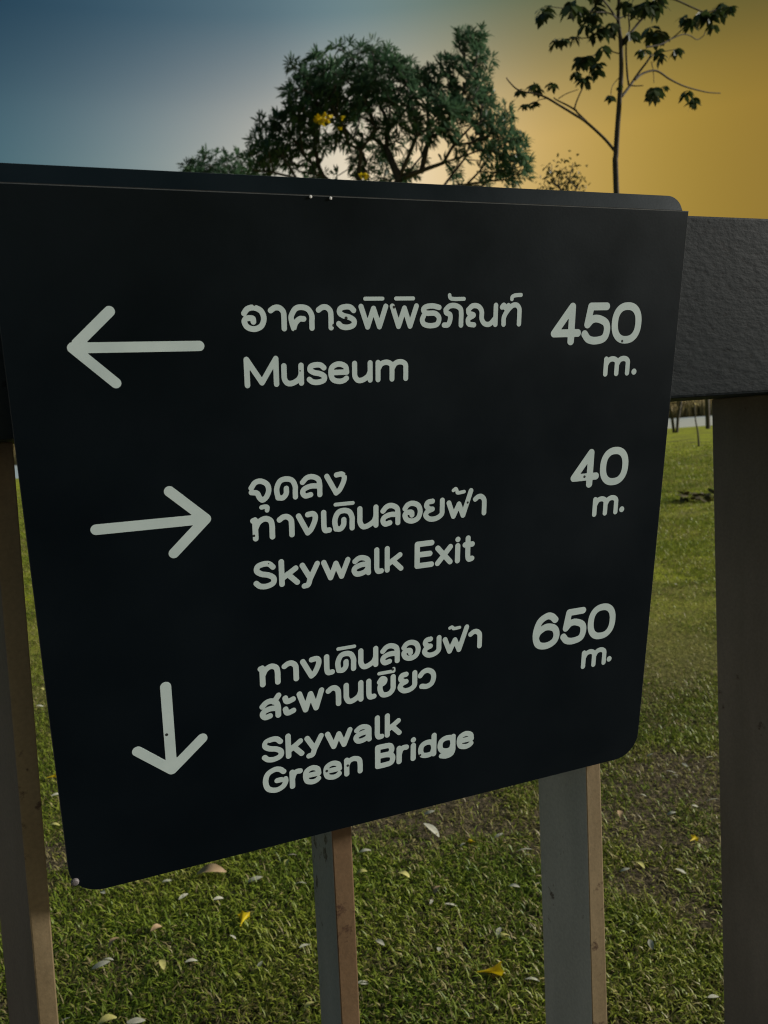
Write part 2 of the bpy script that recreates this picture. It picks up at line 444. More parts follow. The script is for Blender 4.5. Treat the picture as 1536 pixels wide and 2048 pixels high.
# the next post: its rear edge shows at x=1423..1448
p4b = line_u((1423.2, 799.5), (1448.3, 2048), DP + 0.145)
add_post(lambda z: p4b(z), lambda z: p4b(z) + 0.019, side='post_shaded', depth=0.145)
sp_ = p3l(-0.6) - p2l(-0.6)
for k in (1, 2, 3, 4):
    add_post(lambda z, k=k: p4b(z) + sp_ * k, lambda z, k=k: p4b(z) + sp_ * k + 0.019, depth=0.145)
    add_post(lambda z, k=k: p1l(z) - sp_ * k, lambda z, k=k: p1r(z) - sp_ * k, math.radians(22))

# ------------------------------------------------------------------ the sign
Sn = nz(np.cross(Uw, Vw)); Sn = Sn if Sn[1] > 0 else -Sn
S0 = on_plane(1343, 797, Nw, D) - CAM - Nw * 0.012
SK = S0 @ Sn
ORG = on_plane(27, 875.7, Sn, SK)
def uv(x, y):
    p = on_plane(x, y, Sn, SK) - ORG; return p @ Uw, p @ Vw
def S(u, v, h=0.0): return ORG + Uw * u + Vw * v - Sn * h      # h: proud of the face, towards the reader
PU0, PU1 = 0.0, uv(1378, 422)[0]
PV0, PV1 = uv(1378, 422)[1], uv(1200, 1527.7)[1]
sign = empty('wayfinding_sign', tuple(S(0.5 * (PU0 + PU1), PV1)))
tag(sign, 'black metal direction sign with pale arrows and Thai and English lettering hung on the railing', 'sign')
def rounded(u0, v0, u1, v1, r, corners, seg=9):
    pts = []
    for (cx_, cy_, a0, on) in ((u0, v0, 180, corners[0]), (u1, v0, 270, corners[1]), (u1, v1, 0, corners[2]), (u0, v1, 90, corners[3])):
        if not on: pts.append((cx_, cy_)); continue
        ox = cx_ + (r if cx_ == u0 else -r); oy = cy_ + (r if cy_ == v0 else -r)
        for k in range(seg + 1):
            a = math.radians(a0 + 90 * k / seg); pts.append((ox + r * math.cos(a), oy + r * math.sin(a)))
    return pts
MAT['edge'] = m_plain('bare_sheet_edge', (0.035, 0.038, 0.04), (0.06, 0.062, 0.062), 80, 0.5, 0.5)
def plate(name, pts, fmap, th, m, parent, bevel=0.0006):
    bm = bmesh.new()
    fr = [bm.verts.new(Vector(fmap(u, v, 0.0))) for u, v in pts]; bk = [bm.verts.new(Vector(fmap(u, v, -th))) for u, v in pts]
    bm.faces.new(fr); bm.faces.new(bk[::-1]); n = len(fr)
    for i in range(n): bm.faces.new((fr[i], bk[i], bk[(i + 1) % n], fr[(i + 1) % n]))
    bmesh.ops.recalc_face_normals(bm, faces=bm.faces)
    if bevel:
        ed = [e for e in bm.edges if len(e.link_faces) == 2 and e.calc_face_angle(0) > 0.8 and any(len(f.verts) > 4 for f in e.link_faces)]
        bmesh.ops.bevel(bm, geom=ed, offset=bevel, segments=1, affect='EDGES')
    for f in bm.faces: f.material_index = 0 if f.calc_area() > 0.001 else 1
    me = mesh_bm(name, bm); me.materials.append(m); me.materials.append(MAT['edge'])
    return link(name, me, None, parent)
panel = plate('panel', rounded(PU0, PV0, PU1, PV1, 0.030, (0, 0, 1, 1)), S, 0.002, MAT['panel'], sign)
# folded flange above the crease, leaning back over the top of the rail
A0 = S(0, PV0, -0.0006)
FBACK = 0.006
back = on_plane(1343, 391, Nw, (A0 - CAM) @ Nw + FBACK) - CAM
ft = Nw * FBACK + np.array([0, 0, back[2] - (A0 - CAM)[2]])
flen = np.linalg.norm(ft); ft = ft / flen
fn = nz(np.cross(Uw, ft)); fn = -fn if fn @ Sn > 0 else fn
def FL(u, v, h=0.0): return A0 + Uw * u + ft * v + fn * h
FU0, FU1, FR = 0.001, PU1 - 0.007, 0.012
arc = np.linspace(0, math.pi / 2, 9)
flange = plate('flange', [(FU0, 0.0), (FU1, 0.0)] + [(FU1 - FR + FR * math.cos(a), flen - FR + FR * math.sin(a)) for a in arc] +
               [(FU0 + FR - FR * math.sin(a), flen - FR + FR * math.cos(a)) for a in arc], FL, 0.002, MAT['panel'], sign)
# hanger plate from the back of the flange on to the rail's top
bq = FL(0, flen * 0.6, -0.0025)
hn = (bq - CAM) @ Nw; hz_ = zt + 0.0008; bu = (A0 - CAM) @ Uw
bm = box_between([loc3(bu + a, n_, hz_) for a, n_ in ((0.05, hn), (FU1 - 0.05, hn), (FU1 - 0.05, D + 0.07), (0.05, D + 0.07))],
                 [loc3(bu + a, n_, hz_ + 0.004) for a, n_ in ((0.05, hn), (FU1 - 0.05, hn), (FU1 - 0.05, D + 0.07), (0.05, D + 0.07))], 0.0005)
link('hanger', mesh_bm('hanger', bm), MAT['panel'], sign)
def stud(name, x, y, rad, h, m):
    u, v = uv(x, y); bm = bmesh.new(); rings = []
    for rr, hh in ((1, -0.001), (1, h * 0.5), (0.8, h * 0.9), (0.4, h)):
        rings.append([bm.verts.new(Vector(S(u + rad * rr * math.cos(a), v + rad * rr * math.sin(a), hh))) for a in np.linspace(0, 2 * math.pi, 12, endpoint=False)])
    for a, b in zip(rings, rings[1:]):
        for i in range(12): bm.faces.new((a[i], a[(i + 1) % 12], b[(i + 1) % 12], b[i]))
    bm.faces.new(rings[-1]); bmesh.ops.recalc_face_normals(bm, faces=bm.faces)
    return link(name, mesh_bm(name, bm), m, sign)
for x, y in ((621, 393.5), (661, 396.5)):  # two raised dots at the crease, bright light put into their colour
    stud('crease_dot', x, y, 0.0013, 0.0008, MAT['steel'])
stud('corner_stud', 150, 1763, 0.0036, 0.003, MAT['stud'])

# ---- lettering: strokes with round ends, traced and laid on the sign's face
def cr_(*p): return smooth_path(p, 7)
def ln(*p): return np.array(p, float)
GL = {}
GL['อ'] = [cr_((0, .74), (.18, .94), (.5, 1), (.86, .85), (1, .5), (.86, .14), (.5, 0), (.14, .1), (0, .36), (.12, .50), (.42, .5), (.46, .34))]
GL['า'] = [cr_((0, .86), (.3, .98), (.65, .98), (.95, .8), (1, .5), (1, .25), (1, 0))]
GL['ค'] = [cr_((.1, 0), (0.02, .3), (0, .58), (.2, .92), (.5, 1), (.82, .9), (1, .6), (1, .3), (1, 0)), cr_((.1, 0), (.2, .26), (.4, .44), (.6, .44))]
GL['s'] = [cr_((.95, .82), (.75, .97), (.45, 1), (.12, .92), (.06, .72), (.3, .57), (.7, .48), (.97, .32), (.92, .1), (.55, 0), (.2, .04), (0, .18))]
GL['ร'] = GL['s']
GL['พ'] = [ln((0, 1), (.26, 0), (.5, .9), (.74, 0), (1, 1))]
GL['ธ'] = [cr_((1, .92), (.6, 1), (.2, .95), (.06, .80), (.25, .64), (.75, .62), (1, .4), (.9, .08), (.5, 0), (.12, .08), (0, .3), (.08, .5))]
GL['ภ'] = [cr_((.08, .80), (.3, .98), (.65, 1), (.94, .85), (1, .6), (1, .3), (1, 0)), cr_((.08, .80), (.12, .64), (.34, .54), (.34, .25), (.22, .03), (0, .02))]
GL['ณ'] = [cr_((.03, .78), (.18, .98), (.38, .95), (.5, .7), (.51, .3), (.62, .05), (.8, .03), (.97, .3)), ln((1, 1), (1, 0)), cr_((.03, .78), (.06, .6), (.22, .5), (.04, .32), (.06, .06), (.24, 0))]
GL['ฑ'] = [cr_((0, .9), (.1, 1), (.22, .84), (.36, .98)), cr_((.12, 0), (.13, .38), (.32, .72), (.58, .97), (.82, 1), (.98, .82), (1, .5), (1, 0))]
GL['จ'] = [cr_((0, .68), (.22, .94), (.55, 1), (.9, .82), (1, .5), (.86, .16), (.62, 0), (.45, .14), (.32, .38), (0, .45))]
GL['ด'] = [cr_((.06, .04), (0, .5), (.18, .9), (.5, 1), (.84, .9), (1, .58), (1, .3), (1, 0)), cr_((.52, .5), (.5, .22), (.32, .02), (.06, .04))]
GL['ล'] = [cr_((0, .74), (.25, .96), (.58, 1), (.92, .84), (1, .55), (1, .25), (1, 0)), cr_((1, .46), (.5, .5), (.1, .38), (0, .18), (.15, .0), (.46, .04))]
GL['ง'] = [ln((0, .95), (.52, 0)), cr_((.52, 0), (.72, .16), (.94, .55), (1, .84), (.86, 1), (.55, .98))]
GL['ท'] = [ln((.1, .98), (.1, 0)), ln((0, .95), (.1, .95)), cr_((.12, .55), (.3, .85), (.62, 1), (.92, .88), (1, .6), (1, .3), (1, 0))]
GL['เ'] = [cr_((.05, 1), (.05, .6), (.07, .22), (.3, .02), (1, .02))]
GL['u'] = [cr_((0, 1), (0, .6), (.02, .25), (.2, .02), (.5, .02), (.85, .22), (1, .5)), ln((1, 1), (1, 0))]
GL['น'] = [cr_((.02, 1), (.02, .6), (.03, .25), (.2, .0), (.5, .02), (.85, .22), (1, .5)), ln((1, 1), (1, 0))]
GL['ย'] = [cr_((.4, 1), (.12, .96), (.04, .76), (.22, .58), (.4, .55)), cr_((.4, .55), (.1, .44), (0, .22), (.25, .0), (.65, 0), (.97, .2), (1, .55), (1, 1))]
GL['ฟ'] = [ln((0, .8), (.22, 0), (.46, .68), (.66, 0), (1, 1.38))]
GL['ส'] = [cr_((0, .66), (.25, .86), (.55, .9), (.85, .76), (.95, .5), (.95, .25), (.95, 0)), cr_((.95, .42), (.45, .46), (.08, .34), (0, .16), (.15, 0), (.44, .04)), ln((.72, .82), (1, 1.16))]
GL['ะ'] = [cr_((0, .92), (.12, .74), (.4, .70), (1, .78)), cr_((0, .26), (.12, .06), (.4, .02), (1, .10))]
GL['ข'] = [cr_((0, .82), (.18, 1), (.38, .92), (.32, .74), (.06, .6), (.05, .3), (.25, 0), (.7, 0), (.98, .25), (1, .6), (1, 1))]
GL['ว'] = [cr_((0, .74), (.22, .94), (.55, 1), (.9, .82), (1, .5), (.86, .14), (.5, 0), (.12, .06))]
GL['ิ'] = [ln((0, .5), (1, .5))]
GL['ี'] = [ln((0, .0), (1, .0), (1, 1))]
GL['ั'] = [cr_((0, 1), (.04, .4), (.25, .05), (1, .05))]
GL['์'] = [cr_((.06, 0), (.1, .55), (.4, .9), (1, 1))]
GL['้'] = [cr_((0, .7), (.22, 1), (.34, .5), (.42, .08), (1, .2))]
GL['ุ'] = [cr_((0, .9), (.55, 1), (.95, .8), (.9, 0))]
GL['M'] = [ln((0, 0), (0, 1), (.5, .08), (1, 1), (1, 0))]
GL['e'] = [cr_((.05, .52), (.5, .52), (.98, .52)), cr_((.98, .52), (.9, .85), (.5, 1), (.1, .85), (0, .5), (.12, .13), (.5, 0), (.8, .05), (.96, .16))]
GL['m'] = [ln((0, 1), (0, 0)), cr_((0, .6), (.12, .92), (.32, 1), (.48, .85), (.5, .5), (.5, 0)), cr_((.5, .6), (.62, .92), (.82, 1), (.98, .85), (1, .5), (1, 0))]
GL['n'] = [ln((0, 1), (0, 0)), cr_((0, .6), (.2, .9), (.55, 1), (.92, .85), (1, .5), (1, 0))]
GL['S'] = GL['s']
GL['k'] = [ln((0, 1), (0, 0)), ln((.92, .64), (0.05, .26)), ln((.38, .42), (1, 0))]
GL['y'] = [ln((0, 1), (.5, .16)), ln((1, 1), (.5, .10)), cr_((.5, .1), (.36, -.24), (.1, -.3))]
GL['w'] = [ln((0, 1), (.27, 0), (.5, .86), (.73, 0), (1, 1))]
GL['a'] = [cr_((.06, .82), (.3, .98), (.6, 1), (.94, .84), (.98, .5), (.98, .2), (1, 0)), cr_((.98, .56), (.5, .56), (.08, .42), (0, .22), (.15, .02), (.45, 0), (.8, .12), (.98, .35))]
GL['l'] = [cr_((0.05, 1), (.05, .5), (.06, .15), (.35, 0), (1, 0))]
GL['E'] = [ln((1, 1), (0, 1), (0, 0), (1, 0)), ln((0, .51), (.88, .51))]
GL['x'] = [ln((0, 1), (1, 0)), ln((0, 0), (1, 1))]
GL['i'] = [ln((.5, .70), (.5, 0)), ln((.5, 1), (.5, 1.001))]
GL['t'] = [cr_((.4, 1), (.4, .5), (.42, .15), (.6, 0), (1, .02)), ln((0, .70), (1, .70))]
GL['G'] = [cr_((.92, .82), (.72, .97), (.45, 1), (.12, .85), (0, .5), (.12, .14), (.5, 0), (.85, .1), (1, .3), (1, .45)), ln((.58, .45), (1, .45))]
GL['r'] = [ln((0, 1), (0, 0)), cr_((0, .5), (.2, .82), (.55, .98), (1, .97))]
GL['B'] = [ln((0, 0), (0, 1)), cr_((0, 1), (.4, 1), (.8, .97), (.93, .77), (.8, .56), (.4, .53), (0, .53)), cr_((0, .53), (.5, .53), (.9, .45), (1, .26), (.88, .05), (.5, 0), (0, 0))]
GL['d'] = [ln((1, 1), (1, 0)), cr_((1, .35), (.88, .62), (.5, .7), (.12, .6), (0, .34), (.12, .08), (.5, 0), (.86, .07), (1, .34))]
GL['g'] = [cr_((1, .5), (.88, .9), (.5, 1), (.12, .86), (0, .5), (.12, .14), (.5, 0), (.86, .1), (1, .5)), cr_((1, 1), (1, .4), (1, -.05), (.86, -.32), (.5, -.4), (.12, -.3))]
GL['.'] = [ln((.5, .5), (.5, .501))]
GL['4'] = [ln((1, .24), (0, .24), (.72, 1), (.72, 0))]
GL['5'] = [ln((.92, 1), (.22, 1), (.1, .48)), cr_((.1, .48), (.3, .62), (.58, .64), (.92, .52), (1, .3), (.88, .07), (.5, 0), (.18, .05), (0, .2))]
_a = np.linspace(0, 2 * np.pi, 49); _se = lambda v: np.sign(v) * np.abs(v) ** 0.86
GL['0'] = [np.stack([0.5 + 0.5 * _se(np.cos(_a)), 0.5 + 0.5 * _se(np.sin(_a))], -1)]
GL['6'] = [cr_((.9, .84), (.72, .97), (.48, 1), (.15, .84), (0, .45), (.12, .1), (.5, 0), (.88, .1), (1, .32), (.88, .55), (.5, .64), (.15, .52), (.02, .36))]
ASC = dict(k=1, d=1, l=1, i=1, t=1, E=1, S=1, M=1, G=1, B=1)

def contour_mesh(name, strokes, rad, step, h):
    """strokes in (u,v) metres; union of round-ended strokes -> plate on the sign's face"""
    segs = []
    for s in strokes:
        for a, b in zip(s[:-1], s[1:]): segs.append((a, b))
    sa = np.array([s[0] for s in segs]); sb = np.array([s[1] for s in segs])
    lo = np.minimum(sa.min(0), sb.min(0)) - rad - 2.5 * step; hi = np.maximum(sa.max(0), sb.max(0)) + rad + 2.5 * step
    nx, ny = int((hi[0] - lo[0]) / step) + 2, int((hi[1] - lo[1]) / step) + 2
    X = lo[0] + np.arange(nx) * step; Y = lo[1] + np.arange(ny) * step
    P = np.stack(np.meshgrid(X, Y, indexing='ij'), -1)
    d2 = np.full((nx, ny), 1e9)
    for a, b in zip(sa, sb):
        ab = b - a; t = np.clip(((P - a) @ ab) / (ab @ ab + 1e-14), 0, 1)
        d2 = np.minimum(d2, ((P - a - t[..., None] * ab) ** 2).sum(-1))
    Fd = np.sqrt(d2) - rad
    Fd = np.where(np.abs(Fd) < 1e-9, 1e-9, Fd)
    ins = Fd < 0
    edges = {}
    def pt(i, j, i2, j2):
        a, b = Fd[i, j], Fd[i2, j2]; t = a / (a - b)
        return ((i, j, i2, j2), (X[i] + t * (X[i2] - X[i]), Y[j] + t * (Y[j2] - Y[j])))
    pos = {}
    code = ins[:-1, :-1] * 1 + ins[1:, :-1] * 2 + ins[1:, 1:] * 4 + ins[:-1, 1:] * 8
    T = {1: [(3, 0)], 2: [(0, 1)], 3: [(3, 1)], 4: [(1, 2)], 5: [(3, 2), (1, 0)], 6: [(0, 2)], 7: [(3, 2)], 8: [(2, 3)], 9: [(2, 0)],
         10: [(0, 3), (2, 1)], 11: [(2, 1)], 12: [(1, 3)], 13: [(1, 0)], 14: [(0, 3)]}
    nxt = {}
    for i, j in zip(*np.nonzero((code > 0) & (code < 15))):
        ed = [(i, j, i + 1, j), (i + 1, j, i + 1, j + 1), (i, j + 1, i + 1, j + 1), (i, j, i, j + 1)]
        for a, b in T[int(code[i, j])]:
            ka, pa = pt(*ed[a]); kb, pb = pt(*ed[b]); pos[ka] = pa; pos[kb] = pb
            nxt[ka] = kb
    loops = []
    while nxt:
        k0, k = next(iter(nxt)), None; k = k0; lp = []
        while k in nxt:
            lp.append(pos[k]); k = nxt.pop(k)
        if len(lp) > 5:
            q = np.array(lp)
            # drop near-coincident points
            keep = [0]
            for n_ in range(1, len(q)):
                if np.linalg.norm(q[n_] - q[keep[-1]]) > 0.30 * step: keep.append(n_)
            loops.append(q[keep])
    polys = [[Vector((p[0], p[1], 0)) for p in l] for l in loops]
    area2 = [float(np.sum(l[:, 0] * np.roll(l[:, 1], -1) - np.roll(l[:, 0], -1) * l[:, 1])) for l in loops]
    sgn = np.sign(area2[int(np.argmax(np.abs(area2)))])
    def inside(p, l):
        x, y = l[:, 0], l[:, 1]; x2, y2 = np.roll(x, -1), np.roll(y, -1)
        cr = ((y > p[1]) != (y2 > p[1])) & (p[0] < (x2 - x) * (p[1] - y) / (y2 - y + 1e-15) + x)
        return cr.sum() % 2 == 1
    starts = np.cumsum([0] + [len(l) for l in loops])
    tris = []
    for oi, l in enumerate(loops):
        if np.sign(area2[oi]) != sgn: continue
        grp = [oi] + [hi_ for hi_, h_ in enumerate(loops) if np.sign(area2[hi_]) != sgn and inside(h_[0], l)]
        idx = [starts[g_] + k_ for g_ in grp for k_ in range(len(loops[g_]))]
        for t_ in tessellate_polygon([polys[g_] for g_ in grp]): tris.append(tuple(int(idx[k_]) for k_ in t_))
    flat = [p for l in loops for p in l]
    V_ = [S(p[0], p[1], h) for p in flat] + [S(p[0], p[1], 0.0) for p in flat]
    n = len(flat); faces = [tuple(t) for t in tris]
    o = 0
    for l in loops:
        m_ = len(l)
        for i in range(m_): faces.append((o + i, o + (i + 1) % m_, n + o + (i + 1) % m_, n + o + i))
        o += m_
    me = bpy.data.meshes.new(name); me.from_pydata([tuple(v) for v in V_], [], faces); me.update()
    bm = bmesh.new(); bm.from_mesh(me); bmesh.ops.recalc_face_normals(bm, faces=bm.faces)
    # front should face the reader
    s_ = sum(f.normal.dot(Vector(-Sn)) * f.calc_area() for f in bm.faces if len(f.verts) == 3)
    if s_ < 0: bmesh.ops.reverse_faces(bm, faces=bm.faces)
    bm.to_mesh(me); bm.free()
    return me
LH = 0.00012
WEIGHT = 0.78
def px_size(x, y, d=1.0):                    # metres on the sign for d pixels at that pixel
    a, b, c = uv(x, y), uv(x, y + d), uv(x + d, y); return math.sqrt(abs((b[1] - a[1]) * (c[0] - a[0])))
def put_line(text, boxes, origin, scale, stroke_px, base_pts, top_pts, cap_pts=None, name='letter'):
    """boxes: (x0, x1, y) per letter in an enlargement with the given origin and scale; base/top: points on the base line and x-height line"""
    P = lambda x, y: (origin[0] + x / scale, origin[1] + y / scale)
    vb = np.mean([uv(*P(*p))[1] for p in base_pts]); vt = np.mean([uv(*P(*p))[1] for p in top_pts])
    vc = np.mean([uv(*P(*p))[1] for p in cap_pts]) if cap_pts else vt
    mid = P(*base_pts[len(base_pts) // 2]); rad = px_size(*mid) * stroke_px * WEIGHT / 2
    for ch, (x0, x1, y) in zip(text, boxes):
        ua, ub = uv(*P(x0, y))[0] + rad, uv(*P(x1, y))[0] - rad
        top = vc if ch in ASC else vt
        b_, t_ = vb - rad, top + rad
        st = [np.stack([ua + s[:, 0] * (ub - ua), b_ + s[:, 1] * (t_ - b_)], -1) for s in GL[ch]]
        link(name, contour_mesh(name, st, rad, 0.00055, LH), MAT['letter'], panel)
def put_mark(ch, x0, x1, y0, y1, origin, scale, stroke_px, slope=0.0):
    """a vowel or tone mark inside its own box"""
    P = lambda x, y: (origin[0] + x / scale, origin[1] + y / scale)
    xm, ym = (x0 + x1) / 2, (y0 + y1) / 2
    rad = px_size(*P(xm, ym)) * stroke_px * WEIGHT / 2
    ua, ub = uv(*P(x0, ym))[0] + rad, uv(*P(x1, ym))[0] - rad
    hh = abs(slope) * (x1 - x0) / 2
    vb, vt = uv(*P(xm, y1 - hh))[1] - rad, uv(*P(xm, y0 + hh))[1] + rad
    if vb < vt: vb = vt = (vb + vt) / 2
    st = [np.stack([ua + s[:, 0] * (ub - ua), vb + s[:, 1] * (vt - vb)], -1) for s in GL[ch]]
    link('tone_mark', contour_mesh('tone_mark', st, rad, 0.0005, LH), MAT['letter'], panel)

O1, O2, O3, O4, O5 = (460, 560), (460, 920), (500, 1230), (500, 1400), (1040, 570)
ZS, ZT = 2.56, 3.072
put_line('อาคารพพธภณฑ', [(58, 187, 193), (195, 290, 193), (300, 432, 192), (440, 530, 190), (543, 650, 190), (658, 810, 187), (818, 966, 186), (972, 1082, 184), (1085, 1195, 183), (1203, 1371, 182), (1380, 1492, 180)],
         O1, ZS, 13.4, [(120, 264), (700, 253), (1440, 242)], [(120, 125), (700, 121), (1440, 117)])
put_mark('ิ', 682, 790, 83, 108, O1, ZS, 9.6); put_mark('ิ', 840, 947, 82, 107, O1, ZS, 9.6)
put_mark('ั', 1115, 1207, 67, 108, O1, ZS, 9.6); put_mark('์', 1432, 1498, 66, 108, O1, ZS, 9.6)
put_line('Museum', [(72, 250, 470), (263, 378, 482), (392, 498, 478), (503, 612, 472), (625, 730, 468), (745, 912, 465)],
         O1, ZS, 13.6, [(100, 552), (480, 537), (890, 518)], [(280, 426), (560, 416), (890, 404)], [(90, 393), (230, 388)])
put_line('จดลง', [(95, 212, 155), (225, 347, 147), (358, 472, 132), (483, 598, 122)], O2, ZS, 13.2,
         [(150, 219), (285, 209), (415, 193), (545, 182)], [(155, 95), (285, 85), (415, 71), (545, 61)])
put_mark('ุ', 150, 204, 225, 273, O2, ZS, 11.5, 0.1)
put_line('ทางเดนลอยฟา', [(105, 230, 350), (240, 330, 337), (338, 451, 322), (465, 521, 315), (523, 638, 307), (650, 760, 292), (770, 872, 281), (883, 986, 269), (990, 1098, 255), (1108, 1243, 240), (1243, 1313, 229)],
         O2, ZS, 13.2, [(167, 412), (394, 384), (580, 368), (705, 351), (934, 327), (1044, 313), (1280, 284)],
         [(167, 287), (394, 260), (580, 247), (705, 233), (934, 210), (1044, 198), (1280, 172)])
put_mark('ิ', 530, 638, 208, 240, O2, ZS, 9.4, 0.115); put_mark('้', 1135, 1207, 133, 182, O2, ZS, 8.6, 0.1)
put_line('Skywalk', [(118, 240, 588), (250, 357, 578), (357, 461, 575), (467, 617, 556), (622, 722, 542), (737, 788, 512), (792, 888, 505)], O2, ZS, 13.4,
         [(180, 661), (270, 645), (540, 614), (672, 596), (840, 572)], [(410, 522), (540, 503), (672, 488)], [(180, 514), (270, 508), (755, 448), (808, 441)])
put_line('Exit', [(945, 1045, 484), (1050, 1140, 487), (1148, 1183, 460), (1190, 1252, 460)], O2, ZS, 13.2,
         [(995, 551), (1095, 540), (1165, 529), (1225, 519)], [(1095, 434), (1095, 434)], [(995, 416), (1165, 391)])
put_line('ทางเดนลอยฟา', [(48, 187, 370), (195, 300, 345), (308, 440, 322), (453, 521, 305), (523, 652, 293), (663, 788, 262), (800, 920, 243), (930, 1048, 218), (1058, 1175, 193), (1183, 1343, 170), (1340, 1425, 146)],
         O3, ZT, 13.0, [(117, 441), (250, 409), (374, 389), (587, 356), (725, 327), (989, 279), (1116, 258), (1385, 206)],
         [(117, 300), (250, 280), (374, 257), (587, 229), (725, 195), (989, 154), (1116, 127), (1385, 84)])
put_mark('ิ', 530, 652, 179, 222, O3, ZT, 8.6, 0.2); put_mark('้', 1218, 1297, 55, 100, O3, ZT, 7.8, 0.17)
put_line('สะพานเขยว', [(58, 195, 570), (200, 283, 552), (287, 457, 526), (465, 560, 497), (573, 697, 473), (712, 777, 453), (780, 895, 435), (907, 1027, 411), (1030, 1143, 390)],
         O3, ZT, 13.0, [(125, 640), (370, 595), (635, 540), (838, 500), (967, 478), (1087, 450)], [(370, 456), (512, 437), (635, 406), (838, 369), (967, 345), (1087, 329)])
put_mark('ี', 782, 893, 318, 372, O3, ZT, 8.6, 0.17)
put_line('Skywalk', [(70, 210, 302), (218, 333, 280), (335, 454, 272), (460, 630, 235), (635, 748, 205), (765, 825, 164), (828, 932, 155)], O4, ZT, 13.0,
         [(140, 379), (275, 350), (545, 298), (690, 264), (880, 222)], [(394, 222), (545, 176), (690, 146)], [(140, 224), (238, 205), (785, 94), (848, 84)])
put_line('Green', [(78, 235, 490), (243, 326, 480), (325, 440, 460), (450, 567, 430), (578, 692, 403)], O4, ZT, 13.0,
         [(155, 568), (283, 541), (382, 519), (508, 490), (635, 458)], [(283, 428), (382, 402), (508, 371), (635, 344)], [(155, 412)])
put_line('Bridge', [(768, 893, 343), (900, 976, 330), (983, 1023, 297), (1033, 1145, 285), (1152, 1262, 272), (1270, 1376, 247)], O4, ZT, 13.0,
         [(830, 414), (938, 388), (1003, 371), (1090, 356), (1322, 300)], [(938, 275), (1322, 194)], [(830, 270), (1003, 226), (1120, 205)])
put_line('450', [(160, 314, 205), (318, 463, 197), (470, 621, 194)], O5, ZS, 17.6, [(260, 308), (390, 304), (545, 300)], [(260, 93), (390, 90), (545, 86)])
put_line('m', [(428, 561, 416)], O5, ZS, 12.0, [(495, 466)], [(495, 364)]); put_mark('.', 565, 601, 425, 462, O5, ZS, 14)
put_line('40', [(262, 406, 940), (410, 553, 930)], O5, ZS, 16.4, [(335, 1036), (482, 1027)], [(335, 842), (482, 830)])
put_line('m', [(372, 501, 1130)], O5, ZS, 11.5, [(436, 1180)], [(436, 1080)]); put_mark('.', 503, 538, 1130, 1166, O5, ZS, 13.4)
put_line('650', [(66, 203, 1771), (210, 340, 1745), (348, 487, 1722)], O5, ZS, 15.6, [(135, 1862), (275, 1838), (418, 1811)], [(135, 1681), (275, 1655), (418, 1634)])
put_line('m', [(315, 440, 1908)], O5, ZS, 11.0, [(378, 1954)], [(378, 1862)]); put_mark('.', 440, 472, 1896, 1932, O5, ZS, 12.8)
def put_arrow(tail, tip, w1, w2, origin, scale, stroke_px, label):
    P = lambda p: np.array(uv(origin[0] + p[0] / scale, origin[1] + p[1] / scale))
    rad = px_size(origin[0] + tip[0] / scale, origin[1] + tip[1] / scale) * stroke_px / 2
    st = [np.array([P(tail), P(tip)]), np.array([P(w1), P(tip), P(w2)])]
    tag(link('arrow', contour_mesh('arrow', st, rad, 0.0008, LH), MAT['letter'], panel), label)
put_arrow((1132, 424), (172, 440), (450, 162), (500, 706), (100, 580), 3.792, 22.2, 'pale arrow pointing left')
put_arrow((350, 1818), (1182, 1736), (905, 1527), (940, 1996), (100, 580), 3.792, 20.6, 'pale arrow pointing right')
put_arrow((672, 275), (736, 1122), (385, 936), (1046, 802), (200, 1320), 5.12, 20.2, 'pale arrow pointing down')

# ------------------------------------------------------------------ grass
class VNoise:
    def __init__(s, seed): s.t = np.random.default_rng(seed).random((256, 256))
    def __call__(s, x, y):
        xi, yi = np.floor(x).astype(int), np.floor(y).astype(int); fx, fy = x - xi, y - yi
        fx = fx * fx * (3 - 2 * fx); fy = fy * fy * (3 - 2 * fy)
        T = lambda a, b: s.t[a % 256, b % 256]
        return (T(xi, yi) * (1 - fx) + T(xi + 1, yi) * fx) * (1 - fy) + (T(xi, yi + 1) * (1 - fx) + T(xi + 1, yi + 1) * fx) * fy
vn1, vn2, vn3 = VNoise(3), VNoise(5), VNoise(9)
def patch(x, y):                              # 0 bare .. 1 lush
    wear = np.interp(y, [0, 2.2, 2.5, 3.1, 3.4, 3.9, 4.3, 5.2, 6.0, 40], [.10, .08, -.09, -.09, .02, .0, -.10, -.08, .05, .08])
    return wear + 0.5 * vn1(x * 1.9 + 40, y * 1.9) + 0.3 * vn2(x * 5.2, y * 5.2 + 9) + 0.2 * vn3(x * 13, y * 13)
